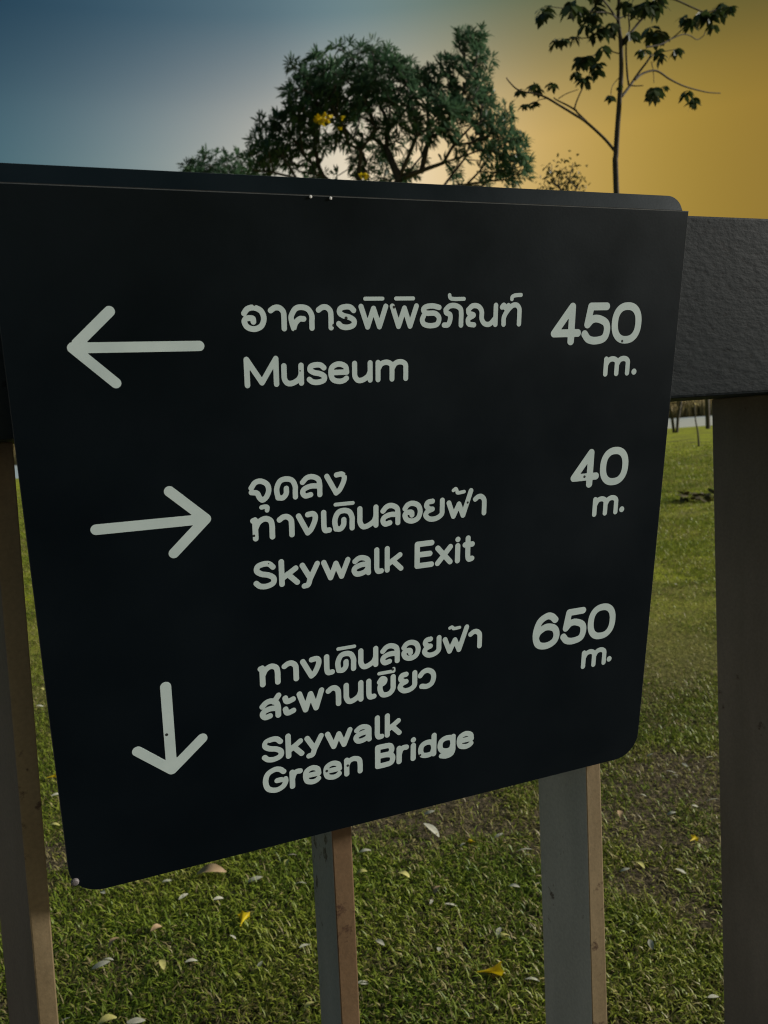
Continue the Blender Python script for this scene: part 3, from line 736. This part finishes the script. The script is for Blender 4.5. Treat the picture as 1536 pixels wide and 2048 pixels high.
def make_grass():
    Y, X = [], []
    def strip(y0, y1, dens):
        w = lambda y: 1.6 * y + 1.2
        n = int(dens * (y1 - y0) * w(0.5 * (y0 + y1)))
        y = rng.uniform(y0, y1, n); x = (rng.random(n) - 0.47) * w(y)
        X.append(x); Y.append(y)
    strip(0.8, 1.3, 6000)
    strip(1.3, 3.2, 28000)
    edges = np.geomspace(3.2, 36, 18)
    for a, b in zip(edges, edges[1:]): strip(a, b, 20500 * (3.2 / (0.5 * (a + b))) ** 2.0)
    X = np.concatenate(X); Y = np.concatenate(Y)
    keep = ((X * Nw[0] + Y * Nw[1]) > D + 0.34) & (rng.random(len(X)) > (Y - 14) / 21)
    p = patch(X, Y)
    keep &= rng.random(len(X)) < np.clip((p - 0.34) * 6.5, 0.24, 1.0)
    X, Y, p = X[keep], Y[keep], p[keep]; n = len(X)
    base = np.stack([X, Y, ground_z(X, Y) + 0.001], -1)
    sc = np.clip(Y / 4.5, 1.0, 4.5)
    ln_ = rng.uniform(0.014, 0.040, n) * (0.7 + 0.6 * p) * sc ** 0.7
    wd = rng.uniform(0.0022, 0.0042, n) * sc
    az = rng.uniform(0, 2 * np.pi, n); e0 = np.radians(rng.uniform(18, 75, n)); e1 = e0 - np.radians(rng.uniform(20, 85, n))
    d = np.stack([np.cos(az), np.sin(az)], -1); side = np.stack([-d[:, 1], d[:, 0], rng.normal(0, 0.25, n)], -1)
    h1 = np.concatenate([d * np.cos(e0)[:, None], np.sin(e0)[:, None]], -1); h2 = np.concatenate([d * np.cos(e1)[:, None], np.sin(e1)[:, None]], -1)
    mid = base + h1 * (ln_ * 0.5)[:, None]; tip = mid + h2 * (ln_ * 0.5)[:, None]
    tip[:, 2] = np.maximum(tip[:, 2], base[:, 2] + 0.002)
    w_ = side * wd[:, None]
    V = np.stack([base - w_ * 0.35, base + w_ * 0.35, mid - w_ * 0.5, mid + w_ * 0.5, tip], 1).reshape(-1, 3)
    o = np.arange(n)[:, None] * 5
    Fc = np.stack([o + np.array([[0, 1, 3]]), o + np.array([[0, 3, 2]]), o + np.array([[2, 3, 4]])], 1).reshape(-1, 3)
    tint = 0.20 + 0.55 * (vn2(X * 3.1 + 7, Y * 3.1) * 0.5 + rng.random(n) * 0.5) + 0.10 * np.clip(Y / 9, 0, 1)
    dry = rng.random(n) < np.clip(1.22 - 1.75 * p, 0.08, 0.9)
    tint = np.where(dry, rng.uniform(0.72, 1.0, n), tint)
    return mesh_np('grass', V, Fc, np.repeat(tint, 5))
grass = link('grass', make_grass(), MAT['grass']); tag(grass, 'short broad bladed lawn grass with worn brown patches', 'grass', kind='stuff')

# ------------------------------------------------------------------ fallen leaves and flowers
def leaf_mesh(name, length, width, curl, fold, m, seg=6):
    V, Fc = [], []
    for i in range(seg + 1):
        t = i / seg; w = width * math.sin(math.pi * min(0.97, 0.04 + t * 0.95)) ** 0.75 / 2
        z = curl * math.sin(math.pi * t) ; x = (t - 0.5) * length
        V += [(x, -w, z + fold * w), (x, 0, z), (x, w, z + fold * w * 0.7)]
    for i in range(seg):
        a = i * 3
        Fc += [(a, a + 3, a + 4, a + 1), (a + 1, a + 4, a + 5, a + 2)]
    me = mesh_np(name, V, Fc, np.full(len(V), 0.5), smooth=True); me.materials.append(m); return me
def flower_mesh(name, length, rad, m):
    V, Fc = [], []; k = 15
    prof = [(0.0, 0.10), (0.3, 0.16), (0.6, 0.38), (0.8, 0.62), (0.94, 0.92), (1.0, 1.15)]
    for t, r_ in prof:
        for j in range(k):
            a = 2 * math.pi * j / k; lobe = 1 + (0.22 * math.cos(5 * a) if t > 0.75 else 0)
            V.append((t * length * (1 + (0.06 * math.cos(5 * a) if t > 0.9 else 0)), rad * r_ * lobe * math.cos(a), rad * r_ * lobe * math.sin(a) * 0.62))
    for i in range(len(prof) - 1):
        for j in range(k):
            j2 = (j + 1) % k; Fc.append((i * k + j, i * k + j2, (i + 1) * k + j2, (i + 1) * k + j))
    me = mesh_np(name, V, Fc, rng.random(len(V)), smooth=True); me.materials.append(m); return me
PALE = [leaf_mesh('fallen_leaflet', 0.046, 0.017, 0.003, 0.18, MAT['dry']), leaf_mesh('fallen_leaflet', 0.038, 0.015, 0.004, 0.25, MAT['dry']), leaf_mesh('fallen_leaflet', 0.030, 0.012, 0.002, 0.15, MAT['dry'])]
TAN = [leaf_mesh('tan_leaf', 0.070, 0.026, 0.012, 0.5, MAT['dry_tan']), leaf_mesh('tan_leaf', 0.040, 0.020, 0.008, 0.4, MAT['dry_tan'])]
YEL = [leaf_mesh('yellowed_leaflet', 0.042, 0.018, 0.007, 0.4, MAT['dry_yellow']), leaf_mesh('yellowed_leaflet', 0.034, 0.016, 0.006, 0.3, MAT['dry_yellow'])]
FLW = flower_mesh('fallen_flower', 0.058, 0.017, MAT['flower'])
def drop(name, me, x, y, label, cat, group, ang=None, s=1.0, lift=0.027):
    p = on_ground(x, y, lift)
    o = bpy.data.objects.new(name, me); COL.objects.link(o)
    o.location = p; o.rotation_euler = (random.uniform(-0.35, 0.35), random.uniform(-0.3, 0.3), random.uniform(0, 6.28) if ang is None else ang)
    o.scale = (s, s, s); tag(o, label, cat, group); return o
def bay(x, y):
    if y < 1250: return 'far out on the open lawn'
    if x < 130: return 'between the tan faced post and the sign edge'
    if x < 650: return 'between the tan faced post and the thin post'
    if x < 1150: return 'between the two grey sided posts'
    return 'beside the broad shaded post'
pale = [(997, 1672, .5), (927, 1690, .8), (1053, 1710, -.3), (1050, 1700, -.2), (730, 1703, .1), (863, 1803, .9), (902, 1810, 0), (1028, 1773, -.3), (1074, 1768, .2), (998, 1863, 1.2), (760, 1885, -.7),
        (878, 1898, 1.6), (859, 1625, 0), (1065, 1961, -.3), (334, 1762, .4), (367, 1793, .9), (437, 1798, .6), (585, 1710, .2), (510, 1759, .2), (601, 1768, 0), (466, 1874, -.5), (610, 1892, .9),
        (383, 1923, .6), (520, 1930, 1.2), (202, 1930, .3), (216, 1920, 0), (130, 2040, .6), (272, 2043, .3), (205, 1786, -.8), (1370, 1530, -1.2), (1341, 1544, -.5), (1349, 1552, -.2), (1349, 1367, .2), (1394, 1384, -.2),
        (1285, 1591, -.9), (1390, 1612, 0), (1425, 1600, -.2), (1343, 1627, .1), (1250, 1740, .3), (1363, 1743, -.6), (1302, 1889, 1.3), (1427, 1994, .4), (80, 1412, .3), (113, 1590, .5), (1300, 1510, .4),
        (1385, 1111, .1), (1352, 1169, 0), (1402, 1054, .2), (1384, 963, .5), (1349, 956, .1), (726, 1966, .2), (1423, 1515, .1)]
for i, (x, y, a) in enumerate(pale):
    drop('fallen_leaflet', PALE[i % 3], x, y, 'small pale dry leaflet on grass ' + bay(x, y), 'leaf', 'pale leaflets scattered on the lawn', a + random.uniform(-.2, .2), random.uniform(0.7, 1.0))
drop('fallen_leaf', leaf_mesh('fallen_leaf', 0.080, 0.027, 0.006, 0.2, MAT['dry']), 863, 1660, 'largest whitish dry leaf, lying on bare soil below the sign', 'leaf', ang=-1.0, group='pale leaflets scattered on the lawn')
drop('tan_leaf', TAN[0], 423, 1746, 'curled pinkish tan dry leaf lying under the bottom edge of the sign', 'leaf', 'tan leaves scattered on the lawn', -0.1, 1.3)
for x, y in ((1240, 1629), (876, 1781), (313, 1858), (228, 1886), (1300, 1369)):
    drop('tan_leaf', TAN[1], x, y, 'small tan dry leaf on grass ' + bay(x, y), 'leaf', 'tan leaves scattered on the lawn', None, 0.9)
for i, (x, y) in enumerate([(1007, 1875), (325, 1930), (575, 1726), (619, 2013), (214, 2043), (723, 1746), (808, 1751), (179, 1893), (1279, 1731), (1373, 1071), (1403, 989), (84, 1378), (108, 1652)]):
    drop('yellowed_leaflet', YEL[i % 2], x, y, 'small yellowed leaflet on grass ' + bay(x, y), 'leaf', 'yellowed leaflets scattered on the lawn', None, random.uniform(.8, 1.05))
for x, y, a, s_, lab in ((954, 1944, 0.05, 1.0, 'largest bright yellow trumpet flower fallen on the grass, lying on its side'), (480, 1853, 1.5, .85, 'bright yellow flower standing tip up in the grass beside a grey leaf'),
                    (1380, 1682, .8, .6, 'small crumpled yellow flower on the grass beside the wide end post'), (951, 1684, 2.2, .45, 'tiny yellow petal cup on worn grass near the whitish leaf'),
                    (91, 1556, .6, .7, 'yellow flower on the grass between the tan post and the sign edge')):
    drop('fallen_flower', FLW, x, y, lab, 'flower', 'yellow flowers fallen on the lawn', a, s_, 0.032)
# a dead leafy twig out on the lawn
tw = empty('fallen_branch', tuple(on_ground(1395, 1003))); tag(tw, 'dead dark leafy branch lying on the sunlit lawn', 'branch')
tb = Tubes(5); c0 = on_ground(1395, 1003)
tb.add(smooth_path([c0 + np.array([-.26, -.05, .01]), c0 + np.array([-.08, 0, .06]), c0 + np.array([.12, .03, .09]), c0 + np.array([.34, .0, .03])]), np.linspace(.008, .003, 19))
link('twig', tb.mesh('twig'), MAT['bark'], tw)
def leaf_cloud(centres, dirs, length, width, tint, droop=0.0):
    """one narrow folded leaf (two quads' worth of triangles) per row"""
    n = len(centres); dirs = dirs / (np.linalg.norm(dirs, axis=1)[:, None] + 1e-9)
    up = np.tile(np.array([0, 0, 1.0]), (n, 1)) + rng.normal(0, 0.5, (n, 3))
    side = np.cross(dirs, up); side /= np.linalg.norm(side, axis=1)[:, None] + 1e-9
    nrm = np.cross(side, dirs)
    L_, W_ = length[:, None], width[:, None]
    sag = np.array([0, 0, -1.0]) * (droop * length)[:, None]
    m1 = centres + dirs * L_ * 0.32; m2 = centres + dirs * L_ * 0.68 + sag * 0.4; tip = centres + dirs * L_ + sag
    V = np.stack([centres, m1 - side * W_ * 0.42 + nrm * W_ * .08, m1 + side * W_ * 0.42 + nrm * W_ * .08, m2 - side * W_ * 0.5 + nrm * W_ * .1, m2 + side * W_ * 0.5 + nrm * W_ * .1, tip], 1).reshape(-1, 3)
    o = np.arange(n)[:, None] * 6
    Fc = np.stack([o + np.array([[0, 2, 1]]), o + np.array([[1, 2, 4]]), o + np.array([[1, 4, 3]]), o + np.array([[3, 4, 5]])], 1).reshape(-1, 3)
    return V, Fc, np.repeat(tint, 6)
n = 46
cc = c0 + np.stack([rng.uniform(-.25, .34, n), rng.normal(0, .06, n), rng.uniform(.02, .12, n)], -1)
V, Fc, ti = leaf_cloud(cc, rng.normal(0, 1, (n, 3)) * [1, 1, .4] + [0, 0, -.1], rng.uniform(.11, .20, n), rng.uniform(.05, .085, n), rng.random(n))
V[:, 2] = np.maximum(V[:, 2], 0.006)
link('dead_leaves', mesh_np('dead_leaves', V, Fc, ti), MAT['dry_brown'], tw)

# ------------------------------------------------------------------ trees
def px_m(d): return d / F
def grow(root_pts, tips, r_tip, tubes, seed, trunk_r, wig=0.12):
    """limbs: join every tip to the skeleton by the cheapest way back to the trunk"""
    g = np.random.default_rng(seed)
    nodes = [np.array(p, float) for p in root_pts]; par = [-1] + list(range(len(root_pts) - 1)); plen = [0.0]
    for i in range(1, len(nodes)): plen.append(plen[-1] + np.linalg.norm(nodes[i] - nodes[i - 1]))
    fork = len(nodes) - 1
    order = np.argsort(np.linalg.norm(tips - nodes[fork], axis=1))
    for t in order:
        P = tips[t]; A = np.array(nodes[fork:]); pl = np.array(plen[fork:])
        dist = np.linalg.norm(A - P, axis=1) + 0.45 * pl + np.where(A[:, 2] > P[2] + .1, 0.6, 0)
        k = fork + int(np.argmin(dist)); seg = np.linalg.norm(nodes[k] - P)
        m = max(1, int(seg / 0.28)); last = k
        for i in range(1, m + 1):
            f = i / m; q_ = nodes[k] * (1 - f) + P * f
            if i < m: q_ = q_ + g.normal(0, wig * 0.25, 3) + np.array([0, 0, 0.10 * seg * f * (1 - f)])
            nodes.append(q_); par.append(last); plen.append(plen[last] + seg / m); last = len(nodes) - 1
    cnt = np.zeros(len(nodes)); kids = {i: [] for i in range(len(nodes))}
    for i in range(len(nodes) - 1, 0, -1):
        if not kids[i]: cnt[i] = 1
        cnt[par[i]] += cnt[i]; kids[par[i]].append(i)
    rad = r_tip * cnt ** 0.46; rad = np.minimum(rad, trunk_r)
    done = set()
    def chain(a, b):
        pts, rr = [nodes[a]], [min(rad[a], rad[b] * 1.25)]
        c = b
        while True:
            pts.append(nodes[c]); rr.append(rad[c])
            if not kids[c]: break
            ks = sorted(kids[c], key=lambda i: -cnt[i])
            for o_ in ks[1:]: stack.append((c, o_))
            c = ks[0]
        if len(pts) >= 2: tubes.add(np.array(pts), np.array(rr))
    stack = [(0, kids[0][0])]
    for o_ in kids[0][1:]: stack.append((0, o_))
    while stack: chain(*stack.pop())
def trumpet_tree(label, d, blobs, base_x, n_tips, seed, flowers=(), sparse=None, group=None):
    g = np.random.default_rng(seed); k = px_m(d)
    base = at_dist(base_x, 900, d); base[2] = 0.0
    root = empty('trumpet_tree', tuple(base)); tag(root, label, 'tree', group)
    tips = []
    area = np.array([b[2] * b[3] for b in blobs], float); area /= area.sum()
    tries = 0
    while len(tips) < n_tips and tries < n_tips * 40:
        tries += 1
        b = blobs[g.choice(len(blobs), p=area)]
        v = g.normal(0, 1, 3); v /= np.linalg.norm(v); v *= g.random() ** 0.42
        x, y = b[0] + v[0] * b[2], b[1] + v[1] * b[3]
        dep = b[4] + v[2] * 0.9 * max(b[2], b[3]) * k
        if sparse and g.random() > sparse(x, y): continue
        p = at_dist(x, y, d + dep)
        if tips and np.min(np.linalg.norm(np.array(tips) - p, axis=1)) < 0.10: continue
        tips.append(p)
    tips = np.array(tips)
    cen = tips.mean(0)
    tb = Tubes(6)
    fk = base * 0.6 + np.array([cen[0], cen[1], 0]) * 0.4; fk[2] = max(1.6, tips[:, 2].min() - 0.9)
    trunk = [base + [0, 0, -.05], base + [0.02, .02, .7], base * .8 + fk * .2 + [0, 0, fk[2] * .35], fk]
    trunk = [np.array(t) for t in trunk]; trunk[2][2] = fk[2] * 0.62
    grow(trunk, tips, 0.0068, tb, seed, 0.13)
    link('trunk', tb.mesh('trunk'), MAT['bark'], root)
    # rosettes of narrow leaflets at the tips
    C, Dv, Ln, Wd, Ti = [], [], [], [], []
    for p in tips:
        ax = (p - cen) * np.array([1, 1, .6]); ax = ax / (np.linalg.norm(ax) + 1e-6) + np.array([0, 0, .75]) + g.normal(0, .35, 3); ax /= np.linalg.norm(ax)
        a = np.cross(ax, [0.2, .5, .8]); a /= np.linalg.norm(a); b = np.cross(ax, a)
        nl = int(g.integers(5, 9)); ti = g.random() * 0.6
        for l in range(nl):
            th = 2 * np.pi * l / nl + g.normal(0, .3); ph = np.radians(g.uniform(25, 98))
            lf = ax * np.cos(ph) + (a * np.cos(th) + b * np.sin(th)) * np.sin(ph)
            q0 = p + lf * g.uniform(.02, .07)                  # palmate leaf: five leaflets from one stalk
            sx = np.cross(lf, ax + g.normal(0, .2, 3)); sx /= np.linalg.norm(sx) + 1e-6
            for w in (-1.0, -.5, 0, .5, 1.0):
                C.append(q0); Dv.append(lf * np.cos(w * .95) + sx * np.sin(w * .95)); Ln.append(g.uniform(.12, .175) * (1 - .22 * abs(w))); Wd.append(g.uniform(.018, .027)); Ti.append(np.clip(ti + g.random() * .4, 0, 1))
    V, Fc, ti = leaf_cloud(np.array(C), np.array(Dv), np.array(Ln), np.array(Wd), np.array(Ti), 0.12)
    link('crown', mesh_np('crown', V, Fc, ti), MAT['leaf'], root)
    for fx, fy, fr, nf in flowers:
        c = at_dist(fx, fy, d - 1.15)
        for q_ in range(nf):
            cc = np.repeat((c + g.normal(0, 1, 3) * fr * k * np.array([1.0, .5, .38]))[None], 7, 0)
            ax = g.normal(0, 1, 3); dv = g.normal(0, .6, (7, 3)) + ax / np.linalg.norm(ax)
            V, Fc, ti = leaf_cloud(cc, dv, g.uniform(.04, .065, 7), g.uniform(.03, .05, 7), g.random(7))
            link('flower', mesh_np('flower', V, Fc, ti), MAT['flower'], root)
    return root
blobs = [(650, 165, 85, 62, 0), (735, 130, 70, 58, .3), (600, 205, 52, 62, -.2), (700, 215, 120, 80, .2), (790, 165, 60, 55, -.3), (835, 175, 32, 45, .2), (945, 105, 34, 48, .1), (905, 165, 55, 55, 0),
         (955, 175, 30, 40, 0), (880, 230, 110, 70, -.1), (975, 250, 55, 60, .2), (1020, 315, 50, 55, 0), (960, 320, 90, 55, .3), (560, 275, 55, 50, 0), (530, 320, 48, 40, -.3), (610, 300, 85, 60, .4),
         (760, 320, 90, 55, .5), (850, 350, 90, 40, .4), (680, 360, 80, 30, .2)]
def sparse_main(x, y):
    if y > 292 and 640 < x < 720: return .25
    if y > 285 and 815 < x < 905: return .16
    if y > 305 and 905 < x < 1000: return .45
    if y > 270 and 720 < x < 815: return .6
    return 1.0
trumpet_tree('broad dark green trumpet tree with yellow blossom standing behind the sign', 11.7, blobs, 770, 600, 11, flowers=[(655, 238, 17, 13), (728, 350, 6, 3)], sparse=sparse_main, group='trees on the lawn')
trumpet_tree('low dark green trumpet tree whose top just shows above the sign beside the broad one', 14.5, [(430, 350, 66, 44, 0), (478, 345, 50, 40, .3), (400, 380, 50, 40, 0)], 440, 110, 17, group='trees on the lawn')

# slender sapling with drooping leaf clusters
def sapling():
    d = 7.0; O, Z = (1000, 0), 3.072
    def P(x, y, dd=0.0): return at_dist(O[0] + x / Z, O[1] + y / Z, d + dd)
    base = P(712, 1190); base = np.array([base[0] + .03, base[1], 0.0])
    root = empty('sapling', tuple(base)); tag(root, 'slender bare stemmed sapling with drooping leaf clusters rising above the sign', 'tree', 'trees on the lawn')
    tb = Tubes(7); k = d / F / Z
    def br(pts, r0, r1, dd=0.0):
        q_ = [P(x, y, dd * (i / (len(pts) - 1))) for i, (x, y) in enumerate(pts)]; q_ = smooth_path(q_, 5)
        tb.add(q_, np.linspace(r0, r1, len(q_)) * k)
    tr = [base + [0, 0, -.05], base + [-.01, 0, .8]] + [P(x, y) for x, y in ((716, 1190), (714, 935), (733, 640), (745, 450), (742, 260), (727, 130), (731, 0), (725, -150), (735, -420))]
    tr = smooth_path(tr, 5); tb.add(tr, np.linspace(20, 7, len(tr)) * k)
    B = [([(712, 935), (640, 850), (530, 750), (460, 705), (370, 650), (285, 600), (215, 575), (150, 565), (100, 545), (55, 500), (40, 478)], 9, 3, -.4),
         ([(530, 745), (470, 685), (460, 660), (480, 600), (510, 530), (505, 490)], 6, 3, -.2), ([(470, 680), (420, 650), (350, 615), (330, 600)], 6, 3, .1), ([(360, 605), (410, 575), (480, 550)], 3, 2, .1),
         ([(285, 605), (240, 615), (205, 640)], 3, 2, -.2), ([(750, 590), (800, 525), (850, 450), (910, 370), (930, 330)], 9, 5, .3), ([(830, 490), (880, 450), (960, 435), (1040, 485), (1120, 525), (1200, 550), (1280, 568), (1355, 573)], 7, 3, .5),
         ([(790, 520), (780, 430), (775, 280), (795, 180), (790, 100), (795, 40)], 6, 4, .3), ([(800, 525), (840, 528), (880, 525)], 4, 2.5, 0), ([(740, 260), (800, 205), (860, 130), (930, 60), (970, 10), (1020, -10), (1080, 0), (1180, 45), (1260, 75), (1330, 60), (1420, 40)], 8, 3, .4),
         ([(900, 290), (980, 275), (1050, 240), (1110, 190), (1140, 150)], 5, 3, .3), ([(1040, 245), (1120, 212), (1170, 220), (1210, 243), (1250, 220), (1265, 180)], 3.5, 2.5, .3), ([(720, 120), (690, 90), (640, 75), (590, 75)], 5, 3, -.3),
         ([(740, 110), (790, 95), (860, 125)], 4, 2.5, .2), ([(930, 380), (942, 440), (945, 510)], 2.5, 2, .3), ([(728, 480), (690, 530), (680, 590)], 2.5, 2, -.1), ([(727, 130), (650, 20), (560, -60), (480, -80)], 6, 3, -.4), ([(731, 0), (800, -100), (900, -200)], 6, 3, .4), ([(910, 370), (960, 330), (1090, 300)], 3, 2, .3), ([(600, 75), (480, 60), (290, 40)], 3, 2, -.3), ([(700, 230), (600, 230), (420, 240), (350, 255)], 3, 2, -.3), ([(735, 330), (640, 310), (560, 350), (500, 380)], 3.5, 2, -.2)]
    for b in B: br(*b)
    link('trunk', tb.mesh('trunk'), MAT['sapling_bark'], root)
    CL = [(270, 65, 55), (440, 40, 60), (480, 90, 55), (560, 110, 50), (520, 160, 45), (590, 50, 45), (350, 265, 38), (390, 245, 35), (450, 245, 38), (580, 225, 45), (630, 190, 50), (680, 180, 45), (630, 310, 50), (520, 360, 50), (490, 390, 40), (590, 400, 40), (600, 450, 40), (470, 460, 35), (510, 490, 45),
          (130, 575, 32), (210, 535, 40), (240, 560, 30), (315, 535, 32), (150, 660, 28), (205, 640, 30), (680, 600, 30), (790, 220, 50), (780, 30, 45), (860, 40, 55), (900, 50, 55), (960, 30, 60), (950, 200, 55), (930, 240, 50), (990, 230, 50), (880, 320, 40), (980, 340, 45), (1090, 320, 40), (960, 560, 50),
          (940, 600, 35), (1015, 540, 25), (1150, 590, 45), (1180, 620, 40), (1130, 130, 45), (1170, 150, 45), (1230, 100, 50), (1280, 120, 55), (1310, 170, 40), (1330, 75, 50), (1370, 50, 45), (1420, 60, 35), (735, 540, 18), (600, -40, 60), (850, -60, 60), (720, -120, 70), (950, -90, 60), (500, -60, 50), (760, -260, 70), (640, -250, 60), (900, -260, 50)]
    C, Dv, Ln, Wd, Ti = [], [], [], [], []
    g = np.random.default_rng(23)
    for x, y, s_ in CL:
        dd = (x - 730) / 1500 * .8 + g.normal(0, .1)
        for part_ in range(3):
            c = P(x + g.normal(0, s_ * .22), y - s_ * .35 + g.normal(0, s_ * .2), dd + g.normal(0, .04)); ti = g.random()
            nl = int(g.integers(4, 7)); a0 = g.uniform(0, 6.28)
            for l in range(nl):
                a = a0 + 2 * np.pi * l / nl + g.normal(0, .25)
                C.append(c); Dv.append([np.cos(a), np.sin(a) * .8, g.uniform(-.95, -.05)]); Ln.append(s_ * k * g.uniform(1.05, 1.5)); Wd.append(Ln[-1] * g.uniform(.40, .52)); Ti.append(np.clip(ti + g.normal(0, .2), 0, 1))
    V, Fc, ti = leaf_cloud(np.array(C), np.array(Dv, float), np.array(Ln), np.array(Wd), np.array(Ti), .28)
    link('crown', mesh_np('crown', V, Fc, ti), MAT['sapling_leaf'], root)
sapling()

def leafy_tree(name, label, base, h, crown_c, crown_r, n_tips, leaf_n, leaf_l, seed, m, stems=1, trunk_r=.07, group='trees on the lawn'):
    g = np.random.default_rng(seed)
    root = empty(name, tuple(base)); tag(root, label, 'tree', group)
    tips = []
    for i in range(n_tips):
        v = g.normal(0, 1, 3); v /= np.linalg.norm(v); v *= g.random() ** .45
        tips.append(crown_c + v * crown_r)
    tips = np.array(tips)
    tb = Tubes(6)
    for s_ in range(stems):
        off = np.array([(s_ - (stems - 1) / 2) * .16, 0, 0]); tp = tips[s_::stems]
        fk = np.array([base[0], base[1], max(1.2, crown_c[2] - crown_r[2] * 1.05)]) + off * 5
        grow([base + off + [0, 0, -.05], base + off * 2 + [0, 0, fk[2] * .4], fk], tp, 0.012 * trunk_r / .07, tb, seed + s_, trunk_r)
    link('trunk', tb.mesh('trunk'), MAT['bark'], root)
    idx = np.repeat(np.arange(n_tips), leaf_n); n_ = len(idx)
    V, Fc, ti = leaf_cloud(tips[idx] + g.normal(0, leaf_l * 1.1, (n_, 3)), g.normal(0, 1, (n_, 3)) + [0, 0, -.2], g.uniform(.7, 1.2, n_) * leaf_l, g.uniform(.4, .6, n_) * leaf_l, np.clip(g.random(n_) * .5 + np.repeat(g.random(n_tips), leaf_n) * .5, 0, 1))
    link('crown', mesh_np('crown', V, Fc, ti), m, root)
c = at_dist(1122, 372, 17.0); b_ = np.array([c[0] - .1, c[1], 0])
leafy_tree('small_tree', 'small fuzzy olive tree whose rounded top peeks above the sign beside the sapling stem', b_, 6, c, np.array([.44, .44, .50]), 46, 7, .10, 31, MAT['small_leaf'], trunk_r=.05)
for i, (x, y, lab, st, tr_, hh) in enumerate([(1351, 866, 'dark forked double stemmed tree standing near the lake edge', 2, .13, 5.2), (1416, 858, 'dark single stemmed tree standing at the lake edge beside the railing post', 1, .17, 5.6)]):
    b_ = on_ground(x, y)
    leafy_tree('park_tree', lab, b_, hh, b_ + np.array([.1, 0, hh * .68]), np.array([1.7, 1.6, 1.5]), 60, 26, .20, 41 + i, MAT['far_leaf'], st, tr_)
b_ = on_ground(1398, 893)
yt = empty('staked_sapling', tuple(b_)); tag(yt, 'thin newly planted whip standing alone on the far lawn', 'tree', 'trees on the lawn')
tb = Tubes(6); tb.add(smooth_path([b_ + [0, 0, -.05], b_ + [-.03, 0, .5], b_ + [-.10, 0, 1.0], b_ + [-.14, 0, 1.9]]), np.linspace(.035, .015, 19)); link('trunk', tb.mesh('trunk'), MAT['bark'], yt)
n = 60; V, Fc, ti = leaf_cloud(b_ + np.array([-.14, 0, 1.9]) + rng.normal(0, 1, (n, 3)) * [.22, .22, .3], rng.normal(0, 1, (n, 3)), rng.uniform(.1, .16, n), rng.uniform(.04, .06, n), rng.random(n))
link('crown', mesh_np('crown', V, Fc, ti), MAT['far_leaf'], yt)

# far wood on the other bank, one mass
g = np.random.default_rng(77); C = []
Tz = []
for i in range(240):
    x = g.uniform(-190, 190); y = shore(np.array(x)) + 100 + g.uniform(0, 26); h_ = g.uniform(4.5, 9.5); w_ = g.uniform(2.5, 5.0)
    n_ = 210; v = g.normal(0, 1, (n_, 3)); v /= np.linalg.norm(v, axis=1)[:, None]; v *= (g.random((n_, 1)) ** .3)
    C.append(np.array([x, y, .5 + h_ * .52]) + v * [w_, w_, h_ * .52]); Tz.append(np.clip(g.random() * .6 + g.random(n_) * .4, 0, 1))
C = np.concatenate(C); Tz = np.concatenate(Tz); n_ = len(C)
V, Fc, ti = leaf_cloud(C, g.normal(0, 1, (n_, 3)), g.uniform(.7, 1.4, n_), g.uniform(.5, .9, n_), Tz)
tag(link('far_wood', mesh_np('far_wood', V, Fc, ti), MAT['far_leaf']), 'olive brown wood along the far lake bank', 'woodland', kind='stuff')

# dry reeds along the far bank
n_ = 16000
x = g.uniform(-170, 170, n_); y = shore(x) + g.uniform(94.5, 100, n_); zb0 = np.interp(y - shore(x), rel, hz)
L_ = g.uniform(2.6, 4.4, n_) * (0.75 + 0.5 * vn1(x * .13, y * .0 + 3))
V, Fc, ti = leaf_cloud(np.stack([x, y, zb0 - .05], -1), np.stack([g.normal(0, .16, n_), g.normal(0, .12, n_), np.ones(n_)], -1), L_, g.uniform(.25, .5, n_), np.clip(vn2(x * .2, y * .3) * .6 + g.random(n_) * .4, 0, 1), .05)
tag(link('far_reeds', mesh_np('far_reeds', V, Fc, ti), m_leaf('dry_reed', (0.22, 0.175, 0.075), (0.42, 0.34, 0.17), .3, .8)), 'tan dry reeds along the far bank of the lake', 'reeds', kind='stuff')
